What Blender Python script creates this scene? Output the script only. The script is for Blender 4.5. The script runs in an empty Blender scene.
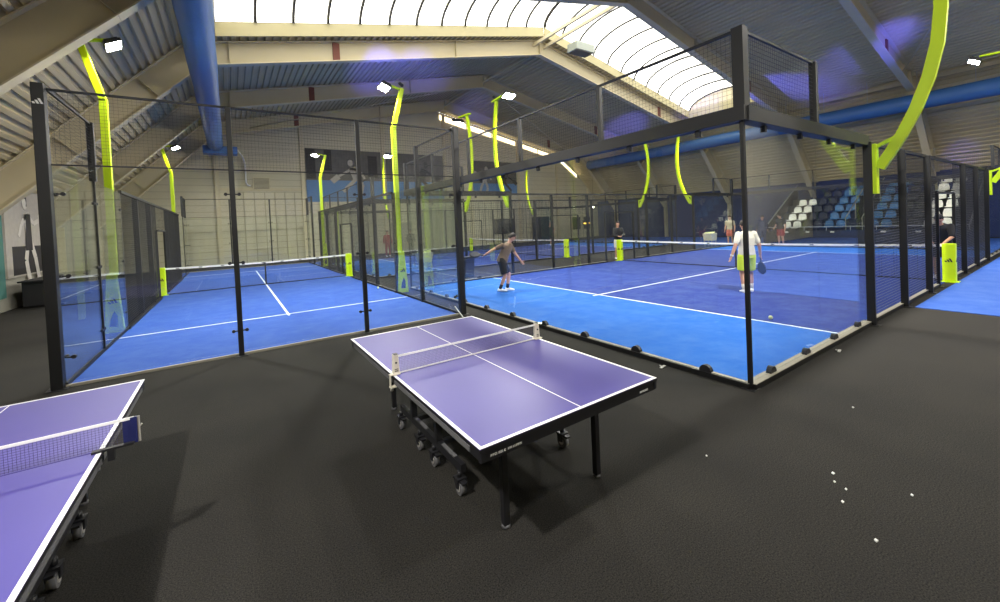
import bpy, bmesh, math, random
from mathutils import Vector, Matrix
random.seed(7)
PI=math.pi
S=bpy.context.scene
COL=S.collection
R=math.radians

# ------------------------------------------------------------------ materials
def lin(c):
    r=[]
    for v in c[:3]:
        v=v/255.0
        r.append(v/12.92 if v<=0.04045 else ((v+0.055)/1.055)**2.4)
    return (r[0],r[1],r[2],1.0)
MATS={}
def mat(name,rgb,rough=.6,metal=0.0,var=.08,scale=6.0,bump=0.0,bscale=60.0,spec=.5,coat=0.0):
    if name in MATS: return MATS[name]
    m=bpy.data.materials.new(name); m.use_nodes=True
    nt=m.node_tree; N=nt.nodes; L=nt.links
    b=N['Principled BSDF']
    b.inputs['Roughness'].default_value=rough; b.inputs['Metallic'].default_value=metal
    b.inputs['Specular IOR Level'].default_value=spec
    b.inputs['Coat Weight'].default_value=coat
    tc=N.new('ShaderNodeTexCoord'); no=N.new('ShaderNodeTexNoise'); no.inputs['Scale'].default_value=scale; no.inputs['Detail'].default_value=4
    L.new(tc.outputs['Object'],no.inputs['Vector'])
    mx=N.new('ShaderNodeMix'); mx.data_type='RGBA'
    c=lin(rgb)
    mx.inputs['A'].default_value=(c[0]*(1-var),c[1]*(1-var),c[2]*(1-var),1)
    mx.inputs['B'].default_value=(min(1,c[0]*(1+var)),min(1,c[1]*(1+var)),min(1,c[2]*(1+var)),1)
    L.new(no.outputs['Fac'],mx.inputs['Factor']); L.new(mx.outputs['Result'],b.inputs['Base Color'])
    if bump>0:
        n2=N.new('ShaderNodeTexNoise'); n2.inputs['Scale'].default_value=bscale; n2.inputs['Detail'].default_value=3
        L.new(tc.outputs['Object'],n2.inputs['Vector'])
        bp=N.new('ShaderNodeBump'); bp.inputs['Strength'].default_value=bump; bp.inputs['Distance'].default_value=.01
        L.new(n2.outputs['Fac'],bp.inputs['Height']); L.new(bp.outputs['Normal'],b.inputs['Normal'])
    MATS[name]=m; return m
def emis(name,rgb,strength):
    if name in MATS: return MATS[name]
    m=bpy.data.materials.new(name); m.use_nodes=True
    b=m.node_tree.nodes['Principled BSDF']
    b.inputs['Base Color'].default_value=lin(rgb); b.inputs['Emission Color'].default_value=lin(rgb); b.inputs['Emission Strength'].default_value=strength
    MATS[name]=m; return m
def glass(name,tint,refl=1.0,ior=1.45):
    m=bpy.data.materials.new(name); m.use_nodes=True
    nt=m.node_tree; N=nt.nodes; L=nt.links
    N.remove(N['Principled BSDF'])
    t=N.new('ShaderNodeBsdfTransparent'); t.inputs['Color'].default_value=tint
    g=N.new('ShaderNodeBsdfGlossy'); g.inputs['Roughness'].default_value=0.0; g.inputs['Color'].default_value=(refl,refl,refl,1)
    f=N.new('ShaderNodeFresnel'); ge=N.new('ShaderNodeNewGeometry')   # same reflectance seen from either side of the pane
    mr=N.new('ShaderNodeMapRange'); mr.inputs['To Min'].default_value=ior; mr.inputs['To Max'].default_value=1/ior
    L.new(ge.outputs['Backfacing'],mr.inputs['Value']); L.new(mr.outputs['Result'],f.inputs['IOR'])
    no=N.new('ShaderNodeTexNoise'); no.inputs['Scale'].default_value=.6
    tc=N.new('ShaderNodeTexCoord'); L.new(tc.outputs['Object'],no.inputs['Vector'])
    bp=N.new('ShaderNodeBump'); bp.inputs['Strength'].default_value=.02; bp.inputs['Distance'].default_value=.02
    L.new(no.outputs['Fac'],bp.inputs['Height']); L.new(bp.outputs['Normal'],g.inputs['Normal'])
    mx=N.new('ShaderNodeMixShader'); L.new(f.outputs[0],mx.inputs[0]); L.new(t.outputs[0],mx.inputs[1]); L.new(g.outputs[0],mx.inputs[2])
    L.new(mx.outputs[0],N['Material Output'].inputs['Surface'])
    MATS[name]=m; return m
def floor_mat():
    m=bpy.data.materials.new('black_rubber_turf'); m.use_nodes=True
    nt=m.node_tree; N=nt.nodes; L=nt.links; b=N['Principled BSDF']
    b.inputs['Roughness'].default_value=.95; b.inputs['Specular IOR Level'].default_value=.25
    tc=N.new('ShaderNodeTexCoord')
    a=N.new('ShaderNodeTexNoise'); a.inputs['Scale'].default_value=120; a.inputs['Detail'].default_value=6; a.inputs['Roughness'].default_value=.7
    c=N.new('ShaderNodeTexNoise'); c.inputs['Scale'].default_value=.9; c.inputs['Detail'].default_value=4
    s=N.new('ShaderNodeTexVoronoi'); s.inputs['Scale'].default_value=55
    for x in (a,c,s): L.new(tc.outputs['Object'],x.inputs['Vector'])
    r=N.new('ShaderNodeValToRGB'); r.color_ramp.elements[0].position=.38; r.color_ramp.elements[0].color=lin((7,7,8)); r.color_ramp.elements[1].position=.62; r.color_ramp.elements[1].color=lin((53,51,47))
    L.new(a.outputs['Fac'],r.inputs['Fac'])
    r2=N.new('ShaderNodeValToRGB'); r2.color_ramp.elements[0].position=.3; r2.color_ramp.elements[0].color=(.78,.78,.78,1); r2.color_ramp.elements[1].position=.7; r2.color_ramp.elements[1].color=(1.15,1.13,1.05,1)
    L.new(c.outputs['Fac'],r2.inputs['Fac'])
    mm=N.new('ShaderNodeMix'); mm.data_type='RGBA'; mm.blend_type='MULTIPLY'; mm.inputs['Factor'].default_value=1
    L.new(r.outputs['Color'],mm.inputs['A']); L.new(r2.outputs['Color'],mm.inputs['B']); L.new(mm.outputs['Result'],b.inputs['Base Color'])
    bp=N.new('ShaderNodeBump'); bp.inputs['Strength'].default_value=.25; bp.inputs['Distance'].default_value=.005
    L.new(a.outputs['Fac'],bp.inputs['Height']); L.new(bp.outputs['Normal'],b.inputs['Normal'])
    MATS['floor']=m; return m
def turf_mat(name,rgb,sand=.25):
    m=bpy.data.materials.new(name); m.use_nodes=True
    nt=m.node_tree; N=nt.nodes; L=nt.links; b=N['Principled BSDF']
    b.inputs['Roughness'].default_value=.85; b.inputs['Specular IOR Level'].default_value=.3
    tc=N.new('ShaderNodeTexCoord')
    a=N.new('ShaderNodeTexNoise'); a.inputs['Scale'].default_value=2.2; a.inputs['Detail'].default_value=9; a.inputs['Roughness'].default_value=.72
    f=N.new('ShaderNodeTexNoise'); f.inputs['Scale'].default_value=90; f.inputs['Detail'].default_value=2
    for x in (a,f): L.new(tc.outputs['Object'],x.inputs['Vector'])
    r=N.new('ShaderNodeValToRGB'); r.color_ramp.elements[0].position=.42; r.color_ramp.elements[0].color=(0,0,0,1); r.color_ramp.elements[1].position=.78; r.color_ramp.elements[1].color=(sand,sand,sand,1)
    L.new(a.outputs['Fac'],r.inputs['Fac'])
    mx=N.new('ShaderNodeMix'); mx.data_type='RGBA'; mx.inputs['A'].default_value=lin(rgb); mx.inputs['B'].default_value=lin((150,180,215))
    L.new(r.outputs['Color'],mx.inputs['Factor']); L.new(mx.outputs['Result'],b.inputs['Base Color'])
    bp=N.new('ShaderNodeBump'); bp.inputs['Strength'].default_value=.3; bp.inputs['Distance'].default_value=.004
    L.new(f.outputs['Fac'],bp.inputs['Height']); L.new(bp.outputs['Normal'],b.inputs['Normal'])
    MATS[name]=m; return m
def opal(name):
    m=bpy.data.materials.new(name); m.use_nodes=True
    nt=m.node_tree; N=nt.nodes; L=nt.links; N.remove(N['Principled BSDF'])
    t=N.new('ShaderNodeBsdfTransparent'); t.inputs['Color'].default_value=(.93,.92,.88,1)
    d=N.new('ShaderNodeBsdfTranslucent'); d.inputs['Color'].default_value=(.9,.9,.85,1)
    no=N.new('ShaderNodeTexNoise'); no.inputs['Scale'].default_value=1.5
    mp=N.new('ShaderNodeMapRange'); mp.inputs['To Min'].default_value=.1; mp.inputs['To Max'].default_value=.25
    L.new(no.outputs['Fac'],mp.inputs['Value'])
    mx=N.new('ShaderNodeMixShader'); L.new(mp.outputs['Result'],mx.inputs[0]); L.new(t.outputs[0],mx.inputs[1]); L.new(d.outputs[0],mx.inputs[2])
    L.new(mx.outputs[0],N['Material Output'].inputs['Surface']); MATS[name]=m; return m

M=dict(
 floor=floor_mat(),
 black=mat('black_powder_coated_steel',(8,9,11),.5,.0,.15),
 blackp=mat('black_plastic',(24,24,28),.5),
 wire=mat('black_mesh_wire',(48,49,52),.5),
 channel=mat('grey_base_channel',(150,145,130),.55,.3,.12),
 glassm=glass('tempered_court_glass',(.955,.975,.965,1)),
 steel=mat('bright_zinc_steel',(185,185,185),.35,.8),
 lime=mat('fluorescent_lime_paint',(214,246,0),.45,0,.03),
 white=mat('white_paint',(235,235,232),.6,0,.03),
 line=mat('white_turf_line',(222,228,235),.85,0,.04),
 kerbm=mat('cream_rooflight_kerb',(178,168,128),.7,0,.05,2.0),
 cream=mat('cream_painted_steel',(206,194,160),.55,0,.06,2.0),
 web=mat('cream_weathered_steel',(186,174,142),.6,0,.08,1.2),
 deck=mat('grey_profiled_roof_deck',(204,190,152),.55,.1,.06,1.0),
 splice=mat('red_oxide_splice',(110,60,48),.7),
 duct=mat('blue_fabric_duct',(54,100,156),.5,.0,.1,2.0,.15,12,spec=.7),
 wallp=mat('cream_wall_panel',(206,198,170),.75,0,.06,.8),
 wallj=mat('wall_panel_joint',(172,165,140),.8),
 walld=mat('grey_wall_board',(150,148,135),.8,0,.1,.7),
 bluewall=mat('dark_blue_wall',(36,52,100),.8,0,.25,.5),
 tt=mat('lilac_table_paint',(76,69,142),.48,0,.06,2.5,spec=.42),
 ttline=mat('white_table_line',(240,240,238),.4,0,.02),
 navy=mat('navy_blue_plastic',(28,34,84),.45),
 ivory=mat('ivory_plastic',(215,208,190),.5),
 netd=mat('dark_net_cord',(52,44,84),.8),
 netp=mat('black_net_cord',(26,28,36),.8),
 rubber=mat('grey_rubber_tyre',(92,92,94),.7),
 hub=mat('light_grey_hub',(175,172,166),.4,.3),
 seatw=mat('white_seat_plastic',(226,224,212),.4),
 seatb=mat('blue_seat_plastic',(44,98,146),.4),
 seatk=mat('black_seat_plastic',(22,22,26),.55),
 stand=mat('dark_stand_concrete',(40,42,48),.8),
 skin=mat('skin',(196,146,120),.55,0,.05,20),
 skin2=mat('tanned_skin',(170,118,92),.55,0,.05,20),
 hairb=mat('dark_hair',(38,28,22),.7,0,.2,60),
 olive=mat('olive_brown_jersey',(116,96,78),.85,0,.15,20,.3,40),
 blackc=mat('black_cloth',(26,26,32),.85,0,.15,20,.3,40),
 whitec=mat('white_cloth',(205,200,188),.85,0,.04,10,.3,30),
 limec=mat('lime_cloth',(206,226,60),.85,0,.06,10,.3,30),
 redc=mat('dark_red_cloth',(150,32,44),.85,0,.1,10,.3,30),
 salmon=mat('salmon_cloth',(205,110,92),.85,0,.1,10),
 beigec=mat('beige_cloth',(190,178,150),.85,0,.1,10),
 navyc=mat('navy_cloth',(34,44,78),.85,0,.1,10),
 shoe=mat('white_shoe',(232,232,230),.6),
 eye=mat('dark_eye',(20,16,14),.2),
 lip=mat('lip',(150,84,78),.5),
 racket=mat('dark_racket',(22,24,38),.8),
 bardark=mat('dark_glazing_bar',(70,66,58),.6),
 ball=mat('pale_yellow_ball',(228,232,170),.8),
 opal=opal('clear_barrel_vault_glazing'),
 lamp=emis('floodlight_led_face',(255,250,238),60),
 addedblue=emis('added_blue_led_face',(60,70,255),12),  # lens glow of the added blue spots
 mural=mat('grey_photo_mural',(92,90,86),.6,0,.45,2.2),
 muralb=mat('blue_mural_band',(84,128,178),.6,0,.12,2.0),
 muralc=mat('pale_mural_print',(176,170,158),.6,0,.15,6),
 murald=mat('dark_mural_print',(42,40,42),.6,0,.25,6),
 teal=mat('teal_banner',(70,120,110),.7),
 paper=mat('white_paper',(225,225,220),.8),
 grille=mat('grey_grille',(110,106,92),.6),
 teamgrey=mat('light_grey_unit',(170,176,165),.6),
)
M['turfA']=turf_mat('mid_blue_turf',(36,76,158),.12)
M['turfIn']=turf_mat('deep_blue_turf',(20,48,130),.14)
M['turfOut']=turf_mat('light_blue_turf',(12,92,180),.14)
M['turfWalk']=turf_mat('walkway_blue_turf',(40,84,168),.14)

# ------------------------------------------------------------------ mesh builder
class MB:
    def __init__(s): s.v=[]; s.f=[]; s.m=[]; s.mi=0; s.smooth=[]; s.sm=False
    def face(s,idx,b): s.f.append([i+b for i in idx]); s.m.append(s.mi); s.smooth.append(s.sm)
    def box(s,x0,y0,z0,x1,y1,z1):
        b=len(s.v)
        s.v+=[(x0,y0,z0),(x1,y0,z0),(x1,y1,z0),(x0,y1,z0),(x0,y0,z1),(x1,y0,z1),(x1,y1,z1),(x0,y1,z1)]
        for q in ((0,3,2,1),(4,5,6,7),(0,1,5,4),(1,2,6,5),(2,3,7,6),(3,0,4,7)): s.face(q,b)
        return s
    def cbox(s,c,d): return s.box(c[0]-d[0]/2,c[1]-d[1]/2,c[2]-d[2]/2,c[0]+d[0]/2,c[1]+d[1]/2,c[2]+d[2]/2)
    def bar(s,p,q,w,h,up=(0,0,1)):
        p=Vector(p); q=Vector(q); d=(q-p).normalized(); up=Vector(up)
        if abs(d.dot(up))>.98: up=Vector((0,1,0)) if abs(d.y)<.9 else Vector((1,0,0))
        x=d.cross(up).normalized(); y=x.cross(d).normalized()
        b=len(s.v)
        for c in (p,q):
            for a,e in ((-1,-1),(1,-1),(1,1),(-1,1)): s.v.append(tuple(c+x*(a*w/2)+y*(e*h/2)))
        for f in ((0,1,2,3),(7,6,5,4),(0,4,5,1),(1,5,6,2),(2,6,7,3),(3,7,4,0)): s.face(f,b)
        return s
    def tube(s,pts,rad,n=8,cap=True,squash=None):
        pts=[Vector(p) for p in pts]; b=len(s.v); k=len(pts)
        if not hasattr(rad,'__len__'): rad=[rad]*k
        prev=None
        for i,p in enumerate(pts):
            d=(pts[min(i+1,k-1)]-pts[max(i-1,0)]).normalized()
            if prev is None:
                u=Vector((0,0,1)) if abs(d.z)<.9 else Vector((1,0,0))
                x=d.cross(u).normalized()
            else:
                x=(prev-d*prev.dot(d)).normalized()
            prev=x; y=d.cross(x).normalized()
            for j in range(n):
                a=2*PI*j/n
                s.v.append(tuple(p+x*math.cos(a)*rad[i]+y*math.sin(a)*rad[i]))
        o=s.sm; s.sm=n>5
        for i in range(k-1):
            for j in range(n): s.face((i*n+j,i*n+(j+1)%n,(i+1)*n+(j+1)%n,(i+1)*n+j),b)
        s.sm=o
        if cap:
            s.face(tuple(reversed(range(n))),b); s.face(tuple((k-1)*n+j for j in range(n)),b)
        return s
    def cyl(s,p,q,r,n=16): return s.tube([p,q],r,n)
    def sphere(s,c,r,nu=12,nv=8,sc=(1,1,1),rot=None):
        b=len(s.v); o=s.sm; s.sm=True
        for i in range(nv+1):
            t=PI*i/nv
            for j in range(nu):
                a=2*PI*j/nu
                w=Vector((math.sin(t)*math.cos(a)*r*sc[0],math.sin(t)*math.sin(a)*r*sc[1],math.cos(t)*r*sc[2]))
                if rot: w=rot@w
                s.v.append(tuple(Vector(c)+w))
        for i in range(nv):
            for j in range(nu): s.face((i*nu+j,(i+1)*nu+j,(i+1)*nu+(j+1)%nu,i*nu+(j+1)%nu),b)
        s.sm=o; return s
    def prism(s,pts,dv):
        """polygon pts (3D, ordered) extruded by dv"""
        b=len(s.v); n=len(pts); dv=Vector(dv)
        s.v+=[tuple(p) for p in pts]+[tuple(Vector(p)+dv) for p in pts]
        s.face(tuple(reversed(range(n))),b); s.face(tuple(range(n,2*n)),b)
        for j in range(n): s.face((j,(j+1)%n,n+(j+1)%n,n+j),b)
        return s
    def grid(s,rows,close=False):
        b=len(s.v); n=len(rows[0])
        for r in rows: s.v+=[tuple(p) for p in r]
        for i in range(len(rows)-1):
            for j in range(n if close else n-1): s.face((i*n+j,i*n+(j+1)%n,(i+1)*n+(j+1)%n,(i+1)*n+j),b)
        return s
    def build(s,name,mats,parent=None,at=None,local=False,rot=0,bevel=0,solid=0,kind=None):
        """verts in world coordinates unless local; at = object location"""
        if not isinstance(mats,(list,tuple)): mats=[mats]
        off=Vector((0,0,0))
        if parent is not None and not local: off=parent_world(parent)
        if parent is None and at is not None and not local: off=Vector(at)
        me=bpy.data.meshes.new(name)
        me.from_pydata([tuple(Vector(v)-off) for v in s.v],[],s.f)
        for mm in mats: me.materials.append(M[mm] if isinstance(mm,str) else mm)
        for p,i,sm in zip(me.polygons,s.m,s.smooth): p.material_index=i; p.use_smooth=sm
        me.update()
        o=bpy.data.objects.new(name,me); COL.objects.link(o)
        if parent is not None: o.parent=parent
        elif at is not None: o.location=at
        if rot: o.rotation_euler.z=rot
        if bevel:
            bm=o.modifiers.new('b','BEVEL'); bm.width=bevel; bm.segments=2; bm.limit_method='ANGLE'
        if solid:
            sm=o.modifiers.new('s','SOLIDIFY'); sm.thickness=solid; sm.offset=0
        if kind: o['kind']=kind
        return o
def parent_world(p):
    w=Vector((0,0,0))
    while p is not None: w+=Vector(p.location); p=p.parent
    return w
def tag(o,label,cat,group=None,kind=None):
    o['label']=label; o['category']=cat
    if group: o['group']=group
    if kind: o['kind']=kind
    return o
def empty(name,loc,label=None,cat=None,group=None,rz=0,kind=None):
    o=bpy.data.objects.new(name,None); COL.objects.link(o); o.location=loc; o.rotation_euler.z=rz; o.empty_display_size=.1
    if label: tag(o,label,cat,group)
    if kind: o['kind']=kind
    return o
def children(o): return [c for c in bpy.data.objects if c.parent==o]
CH={}
def copy_tree(o,parent=None):
    c=o.copy(); COL.objects.link(c)
    if parent: c.parent=parent
    for ch in children(o): copy_tree(ch,c)
    return c
def st(name,mb,m,**k):
    return mb.build(name,m,kind='structure',**k)

# ------------------------------------------------------------------ camera
f_,cy_,yaw,pit,rol,ch=403.97,231.24,.5895,.0203,-.0451,1.953
fw=Vector((math.cos(pit)*math.sin(yaw),math.cos(pit)*math.cos(yaw),-math.sin(pit)))
r0=Vector((math.cos(yaw),-math.sin(yaw),0)); u0=r0.cross(fw)
r2=r0*math.cos(rol)+u0*math.sin(rol); u2=-r0*math.sin(rol)+u0*math.cos(rol)
cam=bpy.data.cameras.new('camera'); co=bpy.data.objects.new('camera',cam); COL.objects.link(co)
cam.sensor_fit='HORIZONTAL'; cam.sensor_width=36; cam.lens=f_/1000*36; cam.shift_y=-(301-cy_)/1000; cam.clip_start=.05; cam.clip_end=200
mw=Matrix((( r2.x,u2.x,-fw.x,0),(r2.y,u2.y,-fw.y,0),(r2.z,u2.z,-fw.z,ch),(0,0,0,1)))
co.matrix_world=mw
S.camera=co

# ------------------------------------------------------------------ building shell
XL,XR,YN,YF=-5.6,34.0,-7.0,31.2
KW=1.085
def kz(z): return max(.05,1.95+(z-1.95)*KW)
XM=14.3
FR=[-.5,5.35,11.1,16.85,22.6,28.35]      # frame planes
def up_z(x):   # deck underside
    m=abs(x-XM)
    return 11.72-.217*m if m<15.2 else 8.42-(m-15.2)*1.02
st('floor',MB().box(XL-.3,YN-.3,-.2,XR+.3,YF+.3,0),'floor')
zt=up_z(XR)
# left wall boards, right wall, near wall, far wall
st('wall_left',MB().box(XL-.2,YN,0,XL,YF,up_z(XL)+.15),'walld')
st('wall_right',MB().box(XR,YN,0,XR+.2,YF,zt+.15),'bluewall')
def gable(y0,y1):
    pts=[(XL,y0,0),(XR,y0,0),(XR,y0,zt),(XM+15.2,y0,8.42),(XM,y0,11.72),(XM-15.2,y0,8.42),(XL,y0,up_z(XL))]
    return MB().prism(pts,(0,y1-y0,0))
st('wall_near',gable(YN-.2,YN),'wallp')
st('wall_far',gable(YF,YF+.2),'wallp')
# sheet joints, columns and rail on the far wall
for i,x in enumerate([-.5,4.45,10.2,15.5,18.0,23.2,28.1,32.5]):
    st('trim_%d'%(i+1),MB().box(x-.12,YF-.16,0,x+.12,YF,min(up_z(x)-.1,11.3)),'cream')
b=MB()
for k in range(26):
    z=.5+.42*k
    if z>10: break
    x0=max(XL+.02,-.9+max(0,(z-8.3))/.217-.0) if z>8.3 else XL+.02+max(0,z-3.9)
    x1=2*XM-x0
    b.box(x0+.2,YF-.018,z,x1-.2,YF,z+.03)
st('trim_9',b,'wallj')
st('trim_10',MB().box(-.5,YF-.1,4.8,4.45,YF,5.0).box(18.0,YF-.1,4.2,32.5,YF,4.35),'cream')
b=MB()
for k in range(36):
    x=4.8+.66*k
    if abs(x-10.2)>.3: b.box(x,YF-.05,0.1,x+.05,YF,3.9)
for k in range(7): b.box(.25+.6*k,YF-.05,0.1,.3+.6*k,YF,4.7)
st('trim_11',b,'wallj')

# corrugated roof deck
def deck_path(x0,x1,step=.0):
    pts=[]; p=.26
    # walk along polyline by arc length
    key=[x0]
    for kx in (XM-15.2,XM,XM+15.2):
        if x0<kx<x1: key.append(kx)
    key.append(x1)
    for a,c in zip(key,key[1:]):
        A=Vector((a,0,up_z(a))); B=Vector((c,0,up_z(c)))
        L=(B-A).length; n=max(1,int(L/p)); d=(B-A)/n; nn=Vector((-d.z,0,d.x)).normalized()
        for i in range(n):
            q=A+d*i
            pts+=[q,q+d*.40,q+d*.5+nn*.07,q+d*.9+nn*.07]
        pts.append(B)
    return pts
def deck(b,x0,x1,y0,y1):
    pts=deck_path(x0,x1)
    b.grid([[(p.x,y0,p.z) for p in pts],[(p.x,y1,p.z) for p in pts]])
b=MB()
SL=[(1,11.55,16.4,.4,12.9,15.7,27.6),(2,23.3,27.9,None,None,15.7,27.6)]
X0,X1=XL-.1,XR+.1
deck(b,X0,X1,YN-.1,11.55)
deck(b,X0,-.15,11.55,16.4); deck(b,27.6,X1,11.55,16.4)
deck(b,X0,X1,16.4,YF+.1)
st('ceiling',b,'deck',solid=.01)
# opaque outer roof skin so that only the rooflights let daylight in
def skin(b,x0,x1,y0,y1):
    key=[x0]+[k for k in (XM-15.2,XM,XM+15.2) if x0<k<x1]+[x1]
    b.grid([[(x,y0,up_z(x)+.16) for x in key],[(x,y1,up_z(x)+.16) for x in key]])
b=MB()
skin(b,X0-.1,X1+.1,YN-.3,11.5); skin(b,X0-.1,-.15,11.5,16.45); skin(b,27.65,X1+.1,11.5,16.45)
skin(b,X0-.1,X1+.1,16.45,YF+.3)
st('ceiling',b,'teamgrey',solid=.04)

# barrel vault rooflights
def rooflight(n,x0,x1,y0,y1,pitch,rise,nr,ends=(0,1)):
    r=empty('window_%d'%n,((x0+x1)/2,(y0+y1)/2,up_z((x0+x1)/2)),kind='structure')
    def arc(x,off=0):
        out=[]
        zc=up_z(x)+.42
        for i in range(13):
            t=PI*i/12
            out.append((x,(y0+y1)/2-math.cos(t)*((y1-y0)/2+off),zc+math.sin(t)*(rise+off)))
        return out
    rows=[arc(x0+(x1-x0)*i/nr) for i in range(nr+1)]
    g=MB(); g.sm=True; g.grid(rows); g.build('glazing','opal',r)
    for i in range(nr+1): MB().tube(arc(x0+(x1-x0)*i/nr,-.06),.055,6).build('glazing_bar','bardark',r)
    for y,s in ((y0,-1),(y1,1)):
        MB().prism([(x0,y,up_z(x0)-.02),(x1,y,up_z(x1)-.02),(x1,y,up_z(x1)+.46),(x0,y,up_z(x0)+.46)],(0,s*.06,0)).build('kerb','kerbm',r)
    for x in [(x0,x1)[k] for k in ends]:
        z=up_z(x); MB().box(x-.03,y0,z-.05,x+.03,y1,z+.45).build('kerb','kerbm',r)
    # glazed gable ends
    for x in [(x0,x1)[k] for k in ends]:
        e=MB(); a=arc(x); e.prism(a,(.02,0,0)); e.build('end_panel','cream',r)
rooflight(1,-.1,14.27,11.6,16.35,1.17,.95,12,(0,))
rooflight(2,14.33,27.55,11.6,16.35,1.17,.95,11,(1,))
r3=empty('window_3',(22,YF,9.5),kind='structure')
for k in range(6):
    xa=15.2+2.65*k; xb=xa+2.5
    MB().prism([(xa,YF-.05,up_z(xa)-.62+.02*k),(xb,YF-.05,up_z(xb)-.62+.02*k),(xb,YF-.05,up_z(xb)-.2),(xa,YF-.05,up_z(xa)-.2)],(0,.03,0)).build('lit_pane',emis('bright_window_strip',(255,238,196),1.6),r3)

# portal frames
def frame(i,y):
    D=.78; fwid=.30
    lo=[(XM-20.2,0),( XM-20.2,2.0),(XM-14.75,7.72),(XM,10.9),(XM+14.75,7.72),(XM+20.0,2.2),(XM+20.0,0)]
    # outer line
    def outer(x,z):
        m=abs(x-XM)
        return None
    hi=[(XL+.02,0),(XL+.02,up_z(XL)-.05),(XM-15.2,8.36),(XM,11.64),(XM+15.2,8.36),(XR-.02,up_z(XR)-.05),(XR-.02,0)]
    lo=[(XL+.1,0),(XL+.1,2.55),(XM-14.75,7.70),(XM,10.88),(XM+14.75,7.70),(XR-.42,2.75),(XR-.42,0)]
    r=empty('trim_%d'%(20+i),(XM,y,0),kind='structure')
    w=MB()
    for k in range(6):
        a,b_,c,d=lo[k],lo[k+1],hi[k+1],hi[k]
        w.prism([(a[0],y-.01,a[1]),(b_[0],y-.01,b_[1]),(c[0],y-.01,c[1]),(d[0],y-.01,d[1])],(0,.02,0))
    w.build('beam_web','web',r)
    fl=MB()
    for k in range(6):
        fl.bar((lo[k][0],y,lo[k][1]),(lo[k+1][0],y,lo[k+1][1]),fwid,.03)
        if k not in(0,5): fl.bar((hi[k][0],y,hi[k][1]),(hi[k+1][0],y,hi[k+1][1]),fwid,.03)
    fl.build('beam_flange','cream',r)
    sp=MB()
    for x in (3.85,2*XM-3.85):
        z=up_z(x); sp.box(x-.13,y-.06,z-.80,x+.13,y+.06,z-.1)
    sp.build('splice_plate','splice',r)
    sf=MB()
    for x in (-.5,.3,XM,2*XM-.3,2*XM+.5,9.2,19.4):
        z=up_z(x); sf.box(x-.012,y-.14,z-.78,x+.012,y+.14,z-.08)
    for t in (.35,.75):
        for sgn in (0,1):
            x=XL+.42+(XM-14.75-XL-.42)*t; z=2.75+4.95*t
            if sgn: x=2*XM-x
            d=-.5 if not sgn else .5
            sf.bar((x,y,z),(x+d,y,z+.5),.26,.014,up=(0,0,1))
    sf.build('stiffener','web',r)
for i,y in enumerate(FR): frame(i,y)
# ridge and knee purlins between the frames
b=MB()
for a,c in zip(FR,FR[1:]):
    if a==11.1: b.bar((XM-.35,a,11.35),(XM-.35,c,11.35),.1,.16).bar((XM+.35,a,11.35),(XM+.35,c,11.35),.1,.16)
    else: b.bar((XM,a,11.2),(XM,c,11.2),.09,.09)
st('trim_30',b,'cream')
b=MB()
for xx in (XM-14.9,XM+14.9): b.bar((xx,YN,8.2),(xx,YF,8.2),.12,.2)
st('trim_31',b,'web')
# roof bracing rods
b=MB()
for a,c in ((22.6,28.35),(-.5,5.35)):
    b.cyl((XM,a,11.1),(XM-13,c,8.3),.03,6).cyl((XM,a,11.1),(XM+13,c,8.3),.03,6)
st('trim_32',b,'cream')

# ducts
def duct(x,z,y0,y1,r,label):
    root=empty('air_duct',(x,(y0+y1)/2,z),label,'duct')
    b=MB(); pts=[];rad=[]
    n=40
    for i in range(n+1):
        pts.append((x,y0+(y1-y0)*i/n,z)); rad.append(r*(1+.02*math.sin(i*1.3)))
    b.tube(pts,rad,20); b.build('fabric_sleeve','duct',root)
    k=y0+.5
    while k<y1: MB().bar((x,k,z+r-.02),(x,k,up_z(x)-.02),.02,.02).build('hanger','steel',root); k+=1.9
    return root
dl=duct(-.42,7.0,YN+.2,27.2,.36,'long blue fabric air duct with fan box hanging over the narrow court')
b=MB(); b.cbox((-.2,27.6,6.72),(1.6,.75,.42)); b.build('fan_unit','duct',dl,bevel=.03)
duct(28.75,7.05,YN+.2,27.2,.40,'long blue fabric air duct under the roof above the spectator seats')
b=MB(); b.tube([(.6,27.9,6.85),(.9,30.4,6.95),(1.05,31.0,6.6),(1.05,31.02,5.35),(1.15,31.02,5.15),(1.3,31.02,5.12)],.05,8)
tag(b.build('pipe','white',at=(1.05,31,5.5)),'thin white pipe running from the left duct unit down the far wall','pipe')
# heater
h=empty('ceiling_heater',(15.9,15.3,10.9),'pale grey box unit hanging beside the roof ridge in front of the bright rooflight','heater')
MB().cbox((15.9,15.3,10.95),(1.3,.7,.42)).build('housing','teamgrey',h,bevel=.02)
MB().cbox((15.9,15.3,10.72),(1.15,.58,.04)).build('grille','grille',h)
for xx in (15.4,16.4): MB().cyl((xx,15.3,11.15),(xx,15.3,11.42),.02,6).build('hanger','steel',h)
MB().tube([(16.5,15.1,11.0),(16.75,15.0,11.25),(17.0,15.0,11.2),(17.05,15.0,10.95),(16.75,15.0,10.85),(16.55,15.0,10.9)],.025,6).build('cable','white',h)

# ------------------------------------------------------------------ three-bar mark
def bars_mark(b,c,ux,uz,s):
    """three slanted bars forming a mountain; c centre-bottom, ux/uz unit vectors, s size"""
    c=Vector(c);ux=Vector(ux);uz=Vector(uz);n=ux.cross(uz).normalized()
    for i,(x,h) in enumerate(((-.42,.34),(-.06,.62),(.30,.92))):
        w=.24; sl=.58
        pts=[c+ux*(x*s)+n*.0,c+ux*((x+w)*s),c+ux*((x+w-(h*sl*.55))*s)+uz*(h*s*.75),c+ux*((x-(h*sl*.55))*s)+uz*(h*s*.75)]
        b.prism([p-n*.001 for p in pts],n*.004)

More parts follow.
